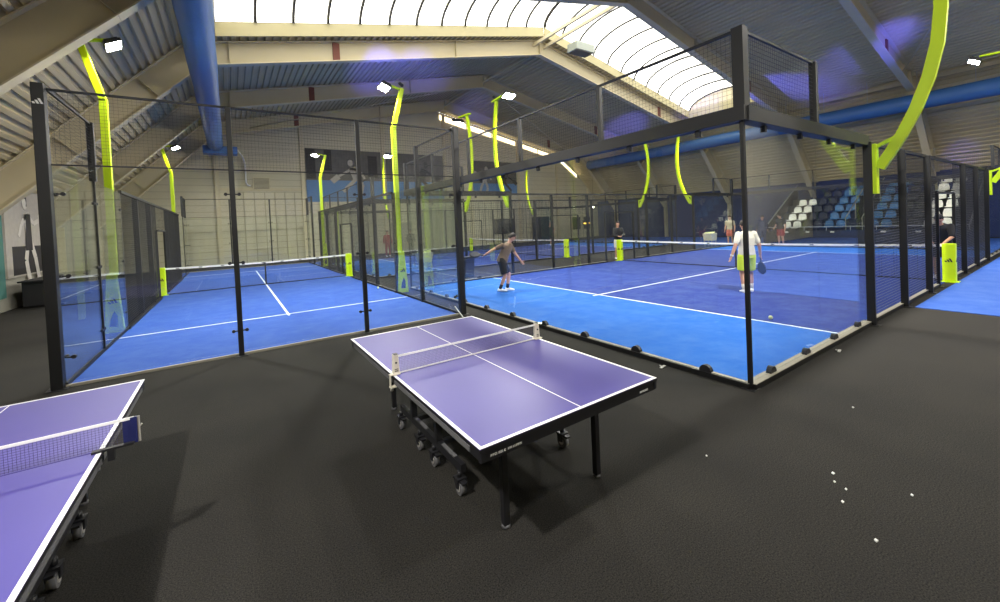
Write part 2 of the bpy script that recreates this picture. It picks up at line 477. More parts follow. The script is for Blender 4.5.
# ------------------------------------------------------------------ padel courts
class Fr:
    """court frame: u across (width), v along (length)"""
    def __init__(s,ox,oy,alongx): s.ox=ox;s.oy=oy;s.ax=alongx
    def p(s,u,v,z): return (s.ox+v,s.oy+u,z) if s.ax else (s.ox+u,s.oy+v,z)
    def box(s,b,u0,v0,z0,u1,v1,z1):
        a=s.p(u0,v0,z0); c=s.p(u1,v1,z1)
        return b.box(min(a[0],c[0]),min(a[1],c[1]),z0,max(a[0],c[0]),max(a[1],c[1]),z1)
def wires(F,b,axis,fixed,a0,a1,z0,z1,pitch,t):
    """welded mesh panel in the vertical plane; axis 'u' or 'v' runs along the panel"""
    n=max(1,round((a1-a0)/pitch))
    for i in range(1,n):
        a=a0+(a1-a0)*i/n
        if axis=='u': F.box(b,a-t/2,fixed-t/2,z0,a+t/2,fixed+t/2,z1)
        else: F.box(b,fixed-t/2,a-t/2,z0,fixed+t/2,a+t/2,z1)
    n=max(1,round((z1-z0)/pitch))
    for i in range(n+1):
        z=z0+(z1-z0)*i/n
        if axis=='u': F.box(b,a0,fixed-t/2-t,z-t/2,a1,fixed+t/2,z+t/2)
        else: F.box(b,fixed-t/2-t,a0,z-t/2,fixed+t/2,a1,z+t/2)
def enclosure(F,W,L,label,pano,pitch,fine=True):
    TOP=3.93 if pano else 4.0
    c=F.p(W/2,L/2,0)
    root=empty('court_enclosure',c,label,'padel enclosure')
    t=.0018 if fine else .0035
    def pane(u0,v0,u1,v1,clamps=True):
        b=MB(); g=.004
        if u0==u1: F.box(b,u0-.006,v0+g,.07,u0+.006,v1-g,2.98)
        else: F.box(b,u0+g,v0-.006,.07,u1-g,v0+.006,2.98)
        o=b.build('glass_pane','glassm',root)
        if not clamps: return
        if pano:
            for s in (.25,.75):
                uu=u0+(u1-u0)*s; vv=v0+(v1-v0)*s
                q=F.p(uu,vv,0)
                along=(0,1,0) if ((u0==u1)!=F.ax) else (1,0,0)
                A=Vector(along); n=Vector((A.y,A.x,0))
                pts=[]
                for j in range(9):
                    a=PI*j/8; pts.append(Vector(q)+A*math.cos(a)*.075+Vector((0,0,.055+math.sin(a)*.085)))
                k=MB(); k.prism([p-n*.028 for p in pts],n*.056); k.build('clamp','blackp',o)
                k=MB(); qt=Vector(q)+Vector((0,0,2.9)); k.cbox(qt,(.05,.05,.07)); k.build('clamp','blackp',o)
        else:
            for s in (0,1):
                for z in (.40,1.5,2.61):
                    uu=u0+(u1-u0)*s; vv=v0+(v1-v0)*s
                    # clamp sticks inwards from the post
                    du=(.07 if s==0 else -.07) if u0!=u1 else 0; dv=(.07 if s==0 else -.07) if v0!=v1 else 0
                    a=Vector(F.p(uu,vv,z)); d=Vector(F.p(uu+du,vv+dv,z))-a
                    n=Vector((d.y,d.x,0)).normalized()
                    k=MB(); k.bar(a+d*.4,a+d*1.1,.03,.018)
                    k.cyl(a+d*1.3-n*.02,a+d*1.3+n*.02,.026,10); k.build('clamp','blackp',o)
    def post(u,v,h,du,dv,name='post'):
        b=MB(); F.box(b,u-du/2,v-dv/2,.012,u+du/2,v+dv/2,h)
        F.box(b,u-du/2-.05,v-dv/2-.05,.0,u+du/2+.05,v+dv/2+.05,.012)
        return b.build(name,'black',root,bevel=.006)
    def rail(u0,v0,u1,v1,z,w,h,name='rail',m='black'):
        b=MB(); b.bar(F.p(u0,v0,z),F.p(u1,v1,z),w,h); return b.build(name,m,root)
    nb=int(W/2)
    for e,v in ((0,0),(1,L)):
        out=-1 if e==0 else 1
        for i in range(nb): pane(2*i,v,2*i+2,v)
        rail(0,v,W,v,.03 if pano else .018,.10 if pano else .04,.06 if pano else .035,'base_channel','black' if pano else 'channel')
        if pano: rail(0,v,W,v,.064,.05,.008,'channel_lip','channel')
        if pano:
            rail(-.06,v,W+.06,v,3.02,.15,.16,'top_beam')
            for u in (0,W):
                post(u,v,2.95,.045,.045); b=MB(); F.box(b,u-.06,v-.06,3.1,u+.06,v+.06,3.95); b.build('post','black',root)
            for i in range(1,nb):
                b=MB(); F.box(b,2*i-.03,v-.03,3.1,2*i+.03,v+.03,TOP); b.build('post','black',root)
        else:
            for i in range(1,nb): post(2*i,v+out*.05,4.0,.075,.06)
            for u in (0,W): post(u+(-.065 if u==0 else .06),v+out*.03,4.06,.12,.13,'corner_post')
            rail(0,v,W,v,3.0,.02,.02)
        rail(0,v,W,v,TOP,.03,.03)
        b=MB(); wires(F,b,'u',v+(.02 if not pano else 0)*out,0,W,3.06 if pano else 3.0,TOP-.01,pitch,t); b.build('mesh_panel','wire',root)
    for u,out in ((0,-1),(W,1)):
        for s in (0,1):
            vv=lambda a:a if s==0 else L-a
            lo=lambda a,c:(min(vv(a),vv(c)),max(vv(a),vv(c)))
            a,c=lo(0,2); pane(u,a,u,c); a,c=lo(2,4); pane(u,a,u,c)
            # 4 m high mesh over the first pane, then the step
            a,c=lo(.05,1.98); b=MB(); wires(F,b,'v',u,a,c,3.05,TOP-.01,pitch,t); b.build('mesh_panel','wire',root)
            rail(u,vv(0),u,vv(2),TOP,.03,.03)
            b=MB(); hw=.02 if (u==0 and not pano) else .045
            if pano: F.box(b,u-.04,vv(2)-.035,3.0,u+.04,vv(2)+.035,3.94)
            else: F.box(b,u-hw,vv(2)-hw,.0,u+hw,vv(2)+hw,3.0).box(*[f(a,c) for f,a,c in zip((min,min,min,max,max,max),F.p(u-.045,vv(2)-.045,3.0)+F.p(u+.045,vv(2)+.045,4.02),F.p(u+.045,vv(2)+.045,4.02)+F.p(u-.045,vv(2)-.045,3.0))])
            b.build('post','black',root)
            rail(u,vv(0),u,vv(4),.03,.12 if pano else .04,.06,'base_channel','black')
            if pano: rail(u,vv(0),u,vv(4),.064,.115,.008,'channel_lip','channel')
            if pano: rail(u,vv(0),u,vv(4),3.02,.15,.16,'top_beam')
            for k in (4,6,8):
                du,dv=(.11,.065)
                post(u+out*.05,vv(k),3.0,du,dv)
            post(u+out*.02,vv(9.05),2.2,.06,.06,'door_post')
            b=MB(); wires(F,b,'v',u,*lo(4,9.05),.1,2.98,pitch,t*2.4); b.build('mesh_panel','wire',root)
            rail(u,vv(4),u,vv(9.05),.03,.08,.06,'base_channel','black')
            if pano: rail(u,vv(4),u,vv(9.05),.064,.075,.008,'channel_lip','channel')
            rail(u,vv(4),u,vv(10),3.0,.06,.06)
            b=MB(); wires(F,b,'v',u,*lo(9.05,10),2.2,2.98,pitch,t); b.build('mesh_panel','wire',root)
            rail(u,vv(9.05),u,vv(10),2.2,.05,.05)
    return root
def turf(F,W,L,name,label,zones,two=True):
    c=F.p(W/2,L/2,0)
    root=empty('court_turf',c,label,'court floor')
    for (v0,v1,m) in zones:
        b=MB(); F.box(b,.0,v0,.0,W,v1,.012); b.build('turf_carpet',m,root)
    b=MB(); z=.0145
    for v in (3.05,L-3.05): F.box(b,0,v-.025,.008,W,v+.025,z)
    F.box(b,W/2-.025,3.05-.2,.008,W/2+.025,L-2.85,z+.001)
    b.build('court_line','line',root)
    return root
def padel_net(F,W,L,label,gl=None):
    c=F.p(W/2,L/2,0)
    root=empty('padel_net',c,label,'net')
    v=L/2
    def hz(u): return .88+.05*abs(2*u/W-1)**1.5
    b=MB(); n=40
    for i in range(n):
        u=.05+(W-.1)*i/n; u1=.05+(W-.1)*(i+1)/n
        b.prism([F.p(u,v-.012,hz(u)-.055),F.p(u1,v-.012,hz(u1)-.055),F.p(u1,v-.012,hz(u1)),F.p(u,v-.012,hz(u))],(.024,0,0) if F.ax else (0,.024,0))
    b.build('head_band','white',root)
    b=MB(); k=int(W/.05)
    for i in range(k+1):
        u=.05+(W-.1)*i/k; F.box(b,u-.0011,v-.001,.02,u+.0011,v+.001,hz(u)-.05)
    for j in range(17):
        z=.03+j*.05; F.box(b,.05,v-.001,z-.0011,W-.05,v+.001,z+.0011)
    F.box(b,.05,v-.004,.015,W-.05,v+.004,.045)
    b.build('net_mesh','netp',root)
    b=MB(); F.box(b,W/2-.025,v-.015,.012,W/2+.025,v+.015,.86); b.build('centre_strap','netp',root)
    # dark little prints on the band
    b=MB()
    for i in range(9):
        u=W*(i+.6)/9.4; z=hz(u)-.045
        for s in (-.014,.012): F.box(b,u-.05,v+s-.0,z,u+.05,v+s+.002,z+.03)
    b.build('band_print','blackp',root)
    for u,s in ((-.06,-1),(W+.06,1)):
        b=MB(); F.box(b,u-.115,v-.09,.02,u+.115,v+.09,.95); 
        o=b.build('net_post','lime',root,bevel=.02)
        b=MB(); F.box(b,u-.16,v-.13,0,u+.16,v+.13,.02); b.build('foot_plate','lime',o)
        b=MB(); q=Vector(F.p(u,v,.5))
        for sx in (-1,1):
            if F.ax: bars_mark(b,q+Vector((sx*.0935,0,0)),(0,-sx*-1,0),(0,0,1),.13)
            else: bars_mark(b,q+Vector((0,sx*.0935,0)),(sx*-1,0,0),(0,0,1),.13)
        for sx in (-1,1):
            if F.ax: bars_mark(b,q+Vector((0,sx*.1185,0)),(-sx,0,0),(0,0,1),.13)
            else: bars_mark(b,q+Vector((sx*.1185,0,0)),(0,sx,0),(0,0,1),.13)
        b.build('print','blackp',o)
    return root

FA=Fr(-1.93,7.81,False); FB=Fr(4.69,2.18,True); FC=Fr(4.69,15.8,True)
turf(FA,6,20,'a','mid blue floor of the narrow court with white lines',[(0,20,'turfA')])
turf(FB,10,20,'b','two-tone blue court floor under the two players in brown and white',[(0,3.05,'turfOut'),(3.05,16.95,'turfIn'),(16.95,20,'turfOut')])
turf(FC,10,20,'c','two-tone blue court floor of the far court beside the end wall',[(0,3.05,'turfOut'),(3.05,16.95,'turfIn'),(16.95,20,'turfOut')])
enclosure(FA,6,20,'black cage of glass between posts around the narrow court',False,.05)
enclosure(FB,10,20,'black cage with frameless glass corner around the large two-tone court',True,.05)
enclosure(FC,10,20,'black glass and mesh cage around the far court near the end wall',True,.1,False)
padel_net(FA,6,20,'white-topped net with lime posts across the narrow mid blue court')
padel_net(FB,10,20,'white-topped net with lime posts in front of the spectator seats')
padel_net(FC,10,20,'white-topped net with lime posts across the far court')
# blue turf walkway beside court B
b=MB(); b.prism([(10.7,-6.9,.0),(33.0,-6.9,.0),(33.0,2.0,.0),(10.7,2.0,.0)],(0,0,.01))
b.v=[(x,y,z) for x,y,z in b.v]
tag(b.build('walkway_turf','turfWalk',at=(20,-2,0)),'plain blue turf strip outside the large court beside the black floor','turf')
b=MB(); b.box(24.9,2.2,.0,33.0,27.5,.01)
tag(b.build('walkway_turf','turfWalk',at=(29,14,0)),'blue turf strip between the courts and the spectator seats','turf')
# mark on the corner post of court A
b=MB(); bars_mark(b,(-1.995,7.713,3.78),(1,0,0),(0,0,1),.1)
pA=[o for o in bpy.data.objects if o.name.startswith('corner_post')][0]
o=b.build('post_mark','white',None,at=(-2.05,7.69,3.8)); 
o.parent=pA; o.location=Vector(o.location)-parent_world(pA)

# ------------------------------------------------------------------ light masts
def area(name,loc,to,size,power,col=(1,.96,.9),spread=R(170)):
    l=bpy.data.lights.new(name,'AREA'); l.shape='RECTANGLE'; l.size=size[0]; l.size_y=size[1]; l.energy=power; l.color=col; l.spread=spread
    o=bpy.data.objects.new(name,l); COL.objects.link(o); o.location=loc
    o.rotation_euler=(Vector(to)-Vector(loc)).to_track_quat('-Z','Y').to_euler()
    return o
def flood(parent,loc,to,power,w=.5,h=.3):
    """LED floodlight: housing + glowing face + lamp"""
    loc=Vector(loc); d=(Vector(to)-loc).normalized()
    rot=d.to_track_quat('-Z','Y').to_matrix()
    def T(p): return tuple(loc+rot@Vector(p))
    b=MB(); b.box(-w/2,-h/2,0,w/2,h/2,.07)
    for i in range(6): b.box(-w/2+.03+i*w/6.3,-h/2+.03,.07,-w/2+.05+i*w/6.3,h/2-.03,.11)
    b.v=[T(p) for p in b.v]; o=b.build('lamp_housing','blackp',parent)
    b=MB(); b.box(-w/2+.02,-h/2+.02,-.006,w/2-.02,h/2-.02,.0); b.v=[T(p) for p in b.v]; b.build('lamp_face','lamp',o)
    area('flood_lamp',loc+d*.03,to,(w,h),power)
def mast_box(x,y,s,label,lampto,power=130):
    """straight post with kicked-out top, standing on a tapered printed base; s=+1 leans to +x"""
    root=empty('light_mast',(x,y,0),label,'light mast','straight lime light masts beside the narrow court')
    b=MB()
    pts=[(-.155,0),(.155,0),(.155,.06),(.075,1.25),(-.075,1.25),(-.155,.06)]; xc=x+s*.04
    b.prism([(xc+p[0],y-.09,p[1]) for p in pts],(0,.18,0))
    o=b.build('mast_base','lime',root,bevel=.01)
    b=MB(); 
    bars_mark(b,(xc,y-.092,.62),(1,0,0),(0,0,1),.15)
    b.prism([(xc-.07,y-.092,.14),(xc+.06,y-.092,.12),(xc+.07,y-.092,.34),(xc+.02,y-.092,.46),(xc-.05,y-.092,.30)],(0,-.003,0))
    bars_mark(b,(xc,y+.092,.62),(-1,0,0),(0,0,1),.15)
    b.build('base_print','blackp',o)
    b=MB(); b.bar((x,y,1.2),(x,y,4.95),.13,.13,up=(1,0,0)); b.bar((x,y,4.9),(x+s*.32,y,6.15),.13,.12,up=(1,0,0))
    b.build('mast_arm','lime',root,bevel=.006)
    lx=x-s*.12
    b=MB(); b.bar((x+s*.32,y,6.12),(lx-s*.05,y,6.22),.10,.04); b.build('lamp_bracket','lime',root)
    flood(root,(lx-s*.1,y,6.1),lampto,power)
    return root
masts=[]
masts.append(mast_box(-2.08,11.75,-1,'tall lime light mast with printed base outside the narrow court, nearer the left wall',(1.3,12.2,0),260))
masts.append(mast_box(4.22,11.8,1,'tall lime light mast between the narrow court and the large court',(1.5,11.9,0),260))
masts.append(mast_box(-2.1,23.9,-1,'far lime light mast left of the narrow court near the end wall',(1.3,23.5,0),200))
masts.append(mast_box(4.3,24.0,1,'far lime light mast right of the narrow court near the end wall',(1.5,23.5,0),200))
def mast_curve(x,y,s,label,lampto,power,sec=.09):
    """curved arm bolted to a side post at 2.2-2.9 m; s=-1 bows towards -y"""
    root=empty('light_mast',(x,y,2.15),label,'light mast','curved lime light arms on the court sides')
    b=MB()
    pw,pz=(.07,2.15) if y<3 else (.03,2.5)
    b.box(x-pw,min(y,y+s*.05),pz,x+pw,max(y,y+s*.05),2.95); b.build('mounting_plate','lime',root,bevel=.005)
    # bow profile
    prof=[(.07,2.56),(.19,2.76),(.34,3.04),(.50,3.40),(.64,3.82),(.74,4.3),(.78,4.8),(.77,5.3),(.71,5.8),(.62,6.25),(.54,6.6)]
    w=[.14]*3+[.145,.145,.145,.14,.14,.13,.13,.12]
    b=MB(); rows=[]
    for i,(d,z) in enumerate(prof):
        a=prof[max(0,i-1)]; c=prof[min(len(prof)-1,i+1)]
        t=Vector((0,c[0]-a[0],c[1]-a[1])).normalized(); n=Vector((0,t.z,-t.y))
        h=w[i]/2
        P0=Vector((0,d,z))
        q=[P0-n*h,P0+n*h]
        row=[]
        for dx,k in ((-sec/2,0),(sec/2,0),(sec/2,1),(-sec/2,1)):
            row.append((x+dx,y+s*q[k].y,q[k].z))
        rows.append(row)
    b.grid(rows,close=True); b.face((0,1,2,3),0); b.face(tuple((len(rows)-1)*4+j for j in (3,2,1,0)),0)
    b.build('mast_arm','lime',root)
    b=MB(); b.bar((x,y+s*.03,2.9),(x,y+s*.36,3.06),.07,.05); b.bar((x,y+s*.03,2.6),(x,y+s*.14,2.75),.05,.04); b.build('gusset','lime',root)
    b=MB(); b.bar((x,y+s*.8,6.64),(x,y-s*.15,6.70),.12,.05); b.build('cross_bar','lime',root)
    flood(root,(x,y-s*.28,6.56),lampto,power)
    return root
masts.append(mast_curve(8.69,2.06,-1,'large curved lime light arm on the large court, nearest of all arms',(9.5,5.5,0),330))
masts.append(mast_curve(20.69,2.06,-1,'curved lime light arm on the near side of the large court, farther along',(20,6,0),330))
masts.append(mast_curve(8.69,12.30,1,'curved lime light arm above the player in brown, on the far side of the court',(9.0,9.0,0),330))
masts.append(mast_curve(20.69,12.30,1,'curved lime light arm on the far side of the large court, nearest the seats',(20,9,0),330))
masts.append(mast_curve(8.69,15.68,-1,'curved lime light arm on the near side of the far court, left of two',(9,19,0),250))
masts.append(mast_curve(20.69,15.68,-1,'curved lime light arm on the near side of the far court, right of two',(20,19,0),250))
masts.append(mast_curve(8.69,25.92,1,'curved lime light arm on the end wall side of the far court, left of two',(9,22,0),200))
masts.append(mast_curve(20.69,25.92,1,'curved lime light arm on the end wall side of the far court, right of two',(20,22,0),200))
# floodlight of the table area (left of the camera) that throws the tables' shadows
r=empty('light_mast',(-3.2,1.2,0),'straight lime light mast left of the lilac tables','light mast')
MB().bar((-3.2,1.2,0),(-3.2,1.2,4.4),.15,.11,up=(1,0,0)).bar((-3.2,1.2,4.35),(-1.95,1.2,4.95),.11,.1).build('mast_arm','lime',r)
flood(r,(-1.9,1.2,4.8),(1.2,2.4,0),175,.26,.16)
# added blue spots near the roof, made up to tint the deck
def added_bluespot(x,y,z,to,p):
    r=empty('added_blue_spotlight',(x,y,z),'small added blue spotlight under the roof tinting the deck at %.0f degrees'%(10*(x+y)),'spotlight','added blue spotlights under the roof')
    MB().cyl((x,y,z-.1),(x,y,z+.1),.09,12).build('housing','blackp',r)
    MB().cyl((x,y,z+.1),(x,y,z+.11),.07,12).build('lens','addedblue',r)
    l=bpy.data.lights.new('added_blue_spot','SPOT'); l.energy=p; l.color=(.09,.1,1); l.spot_size=R(100); l.spot_blend=1; l.shadow_soft_size=.08
    o=bpy.data.objects.new('added_blue_spot',l); COL.objects.link(o); o.location=(x,y,z+.13)
    o.rotation_euler=(Vector(to)-Vector(o.location)).to_track_quat('-Z','Y').to_euler()

# ------------------------------------------------------------------ table tennis tables
def tt_table(loc,label):
    root=empty('table_tennis_table',loc,label,'table')
    L,W,H=1.37,.7625,.76
    for s in (-1,1):
        y0,y1=(-L,-.004) if s<0 else (.004,L)
        b=MB(); b.box(-W,y0,H-.006,W,y1,H); o=b.build('table_top','tt',root,local=True,bevel=.002)
        b=MB(); b.box(-W,y0,H-.024,W,y1,H-.006); b.build('table_core','blackp',o,local=True)
        b=MB(); z=H+.0008
        e=.022
        b.box(-W,y0,H-.001,-W+e,y1,z); b.box(W-e,y0,H-.001,W,y1,z)
        ye=-L if s<0 else L-e
        b.box(-W,ye,H-.001,W,ye+e,z); b.box(-.004,y0,H-.001,.004,y1,z)
        b.build('white_line','ttline',o,local=True)
        # steel apron
        b=MB()
        b.box(-W+.008,y0+.0,H-.075,-W+.03,y1,H-.022); b.box(W-.03,y0,H-.075,W-.008,y1,H-.022)
        ye=(-L+.008,-L+.03) if s<0 else (L-.03,L-.008)
        b.box(-W+.008,ye[0],H-.085,W-.008,ye[1],H-.022)
        b.box(-W+.03,-.06*s-.012 if False else s*.05-.012,H-.07,W-.03,s*.05+.012,H-.022)
        b.build('apron','blackp',root,local=True)
    # aluminium side strip
    for s in (-1,1):
        for a,c in ((-L+.12,-.02),(.02,L-.12)): MB().box(s*(W-.006)-.004,a,H-.066,s*(W-.006)+.004,c,H-.034).build('side_strip','rubber',root,local=True)
    # lettering on the near end apron, built as small white strokes
    b=MB(); y=-L+.006; random.seed(3)
    def word(x,n,h,wd):
        for i in range(n):
            xx=x+i*wd*1.35; zz=H-.066
            k=random.choice((0,1,2,3))
            b.box(xx,y-.001,zz,xx+wd*.3,y+.002,zz+h)
            if k!=3: b.box(xx+wd*.3,y-.001,zz+h*.78,xx+wd,y+.002,zz+h)
            if k in(0,2): b.box(xx+wd*.3,y-.001,zz,xx+wd,y+.002,zz+h*.22)
            if k==1: b.box(xx+wd*.3,y-.001,zz+h*.4,xx+wd*.8,y+.002,zz+h*.6)
            if k==0: b.box(xx+wd*.72,y-.001,zz,xx+wd,y+.002,zz+h)
    word(-W+.07,8,.012,.0095); word(-W+.185,9,.012,.0085); word(W-.19,8,.012,.009)
    b.build('lettering','white',root,local=True)
    # legs
    for sx in (-1,1):
        for sy in (-1,1):
            b=MB(); x=sx*.42; yy=sy*1.06
            b.bar((x,yy,.02),(x,yy,H-.03),.045,.045,up=(1,0,0)); o=b.build('leg','blackp',root,local=True,bevel=.004)
            b=MB(); b.cyl((x,yy,0),(x,yy,.022),.028,12); b.build('foot','rubber',o,local=True)
            b=MB(); b.bar((x,yy,.52),(x,yy-sy*.34,H-.07),.02,.02); b.build('leg_brace','blackp',root,local=True)
        # wheel carriage on each side
        b=MB(); x=sx*.48
        b.bar((x,-.62,.19),(x,.62,.19),.04,.06)
        for yy in (-.2,.32,): b.bar((x,yy,.2),(x,yy,H-.04),.04,.05,up=(1,0,0))
        b.build('carriage','blackp',root,local=True)
        for ya,yb in ((-.5,-.28),(.02,.26)): MB().bar((x,ya,.222),(x,yb,.222),.03,.004).build('carriage_plate','rubber',root,local=True)
        for yy in (-.6,-.16,.14,.6):
            w=MB(); wx=x+sx*.02
            w.cyl((wx-.02,yy,.052),(wx+.02,yy,.052),.052,20)
            wh=w.build('wheel','rubber',root,local=True)
            h=MB(); h.cyl((wx-.024,yy,.052),(wx+.024,yy,.052),.028,14); h.build('wheel_hub','hub',wh,local=True)
            h=MB(); h.bar((wx-.028,yy,.05),(wx-.028,yy+.015,.12),.008,.05); h.bar((wx+.028,yy,.05),(wx+.028,yy+.015,.12),.008,.05); h.box(wx-.036,yy-.03,.108,wx+.036,yy+.045,.125); h.cyl((wx,yy+.01,.12),(wx,yy+.01,.165),.018,10); h.box(wx-.02,yy-.075,.1,wx+.02,yy-.02,.115)
            h.build('wheel_fork','blackp',wh,local=True)
    for (hw,yy,zz,ww) in ((.48,-.2,.19,.04),(.48,.32,.19,.04),(.42,-1.06,.60,.03),(.42,1.06,.60,.03)): MB().bar((-hw,yy,zz),(hw,yy,zz),ww,ww).build('cross_bar','blackp',root,local=True)
    return root
t1=tt_table((1.804,3.214,0),'lilac table tennis table with ivory net posts in the middle of the floor')
t2=copy_tree(t1); t2.location=(-1.422,3.187,0); t2['label']='lilac table tennis table with the navy net posts, partly out of view'
def tt_net(loc,label,style):
    root=empty('table_tennis_net',loc,label,'net')
    H=0.0; e=.76+.14 if style else .7625+.045
    hw=.9 if style else .735
    b=MB(); b.box(-hw,-.004,.137,hw,.004,.152); b.build('net_tape','white',root,local=True)
    if not style: b=MB(); b.box(-hw,-.003,.002,hw,.003,.012); b.build('lower_tape','white',root,local=True)
    b=MB(); n=int(2*hw/.015) if style else int(2*hw/.0125)
    for i in range(n+1):
        x=-hw+2*hw*i/n; b.box(x-.0005,-.0005,.004,x+.0005,.0005,.138)
    for j in range(10): z=.01+j*.0135; b.box(-hw,-.0005,z-.0005,hw,.0005,z+.0005)
    b.build('net_mesh','netd',root,local=True)
    for s in (-1,1):
        if style:
            b=MB(); b.bar((s*hw,0,-.0),(s*hw,0,.15),.02,.03,up=(1,0,0)); 
            b.prism([(s*hw,-.003,.01),(s*.85,-.003,.01),(s*.85,-.003,.135),(s*hw,-.003,.145)],(0,.006,0))
            o=b.build('net_post','navy',root,local=True)
            b=MB(); b.bar((s*.72,-.02,.006),(s*hw,-.02,.006),.03,.012); b.box(min(s*.66,s*.76),-.03,-.075,max(s*.66,s*.76),.01,-.062) ; b.bar((s*.80,-.02,-.06),(s*.80,-.02,.0),.03,.03,up=(1,0,0)); b.build('clamp','blackp',o,local=True)
            b=MB(); b.cyl((s*.74,-.02,-.1),(s*.74,-.02,-.062),.012,10); b.bar((s*(hw+.012),0,.0),(s*(hw+.012),0,.15),.005,.03,up=(1,0,0)); b.bar((s*(hw+.012),0,.07),(s*(hw+.035),.0,.1),.008,.008); b.build('clamp_screw','hub',o,local=True)
        else:
            b=MB(); x=s*.735; b.prism([(x-.028,-.02,0),(x+.028,-.02,0),(x+.02,-.02,.165),(x-.02,-.02,.165)],(0,.04,0))
            b.box(x-.035,-.03,-.045 if False else .0008,x+.03,.03,.014)
            o=b.build('net_post','ivory',root,local=True,bevel=.004)
            b=MB(); b.cyl((x-.002,-.024,.10),(x-.002,-.018,.10),.008,10); b.box(x-.015,-.023,.03,x+.012,-.019,.036).box(x-.015,-.023,.045,x+.012,-.019,.05); b.box(x-.016,-.022,.165,x+.016,.02,.169); b.build('post_slot','blackp',o,local=True)
            b=MB(); b.box(min(s*.74,s*.79),-.02,-.1,max(s*.74,s*.79),.02,-.088).cyl((s*.775,0,-.125),(s*.775,0,-.09),.012,10).bar((s*.785,0,-.09),(s*.785,0,.003),.02,.008,up=(1,0,0)).box(min(s*.735,s*.79),-.02,.0008,max(s*.735,s*.79),.02,.008); b.build('clamp','ivory',o,local=True)
    return root
tt_net((1.804,3.214,.7612),'thin grey net with ivory posts clamped across the fully visible table',0)
tt_net((-1.422,3.187,.7612),'fine net with navy clamp posts across the partly hidden table',1)

# small things lying on the floor
def ball(x,y,z,r,label,m='ball',grp=None):
    b=MB(); b.sphere((x,y,z+r),r,12,8); tag(b.build('ball',m,at=(x,y,z)),label,'ball',grp)
ball(3.9,13.06,.012,.034,'pale ball on the blue floor near the right side of the narrow court')
ball(7.97,3.33,.012,.034,'pale ball on the blue floor in front of the player in white','ball')
def scrap(x,y,s,label):
    b=MB(); b.prism([(x-s,y-s*.5,.002),(x+s*.7,y-s*.8,.003),(x+s,y+s*.5,.006),(x-s*.4,y+s*.7,.004)],(0,0,.006))
    tag(b.build('paper_scrap','paper',at=(x,y,0)),label,'scrap','paper scraps on the dark floor')
def onf(px,py):
    d=fw+r2*((px-500)/f_)-u2*((py-cy_)/f_); t=-ch/d.z
    return d.x*t,d.y*t
for (px,py,s,lb) in [(833,474,.012,'white paper scrap on the dark floor, largest of the central cluster'),(834.5,482.5,.008,'white paper scrap just below the largest one'),(846,490,.008,'faint paper scrap right of the central cluster'),(842.5,502.5,.009,'paper scrap at the bottom of the central cluster'),(876,541.5,.011,'bright paper scrap alone nearest the bottom edge'),(912,496,.009,'paper scrap alone to the right of the cluster'),(853,408,.010,'paper scrap highest on the dark floor'),(706.5,456.5,.008,'paper scrap near the tip of the table shadow')]:
    x,y=onf(px,py); scrap(x,y,s,lb)
# loose clips and dirt by the court channel
for (px,py,lb) in [(840,352,'small bright metal bracket on the floor by the right court corner'),(663,368,'small bright metal bracket on the floor behind the centre table')]:
    x,y=onf(px,py); b=MB(); b.bar((x-.05,y,.012),(x+.07,y+.02,.012),.03,.008); b.cyl((x,y,.01),(x+.01,y+.05,.02),.008,6)
    tag(b.build('metal_bracket','hub',at=(x,y,0)),lb,'bracket')
# white leaning rod at the corner post
x,y=onf(463,317); b=MB(); b.bar((x,y,.0),(x-.12,y+.12,.23),.03,.012); tag(b.build('white_strip','white',at=(x,y,0)),'short white strip leaning against the corner post behind the centre table','strip')
# bin and basket
x,y=onf(467,277)
r=empty('bin',(x,y,0),'black bin standing beyond the far corner post of the glass wall','bin')
b=MB(); b.prism([(x-.2,y-.2,0),(x+.2,y-.2,0),(x+.26,y-.2,.7),(x-.26,y-.2,.7)],(0,.4,0)); b.build('bin_body','blackc',r,bevel=.02)
b=MB(); b.box(x-.28,y-.24,.7,x+.28,y+.24,.76); b.build('lid','blackp',r,bevel=.015)
def basket(x,y,label,m):
    r=empty('ball_basket',(x,y,0),label,'basket')
    b=MB()
    for sx in (-1,1):
        for sy in (-1,1): b.bar((x+sx*.2,y+sy*.2,0),(x+sx*.26,y+sy*.26,.75),.02,.02,up=(1,0,0))
    b.build('basket_frame','hub',r)
    b=MB(); b.prism([(x-.24,y-.26,.35),(x+.24,y-.26,.35),(x+.34,y-.26,.78),(x-.34,y-.26,.78)],(0,.52,0)); b.build('basket_bag',m,r,bevel=.01)
    b=MB(); random.seed(5)
    for i in range(30): b.sphere((x+random.uniform(-.27,.27),y+random.uniform(-.2,.2),.79+random.uniform(0,.05)),.033,8,5)
    tag(b.build('ball_heap','ball',at=(x,y,.8)),'heap of pale balls filling '+label,'balls',kind='stuff')
x,y=onf(425,270); basket(x,y,'ball basket standing on the far court behind the glass','muralc')
x,y=onf(713,246); basket(x-.3,y,'white ball basket standing in for a glass reflection by the far corner of the large court','whitec')  # solid basket added in place of a reflection in the glass

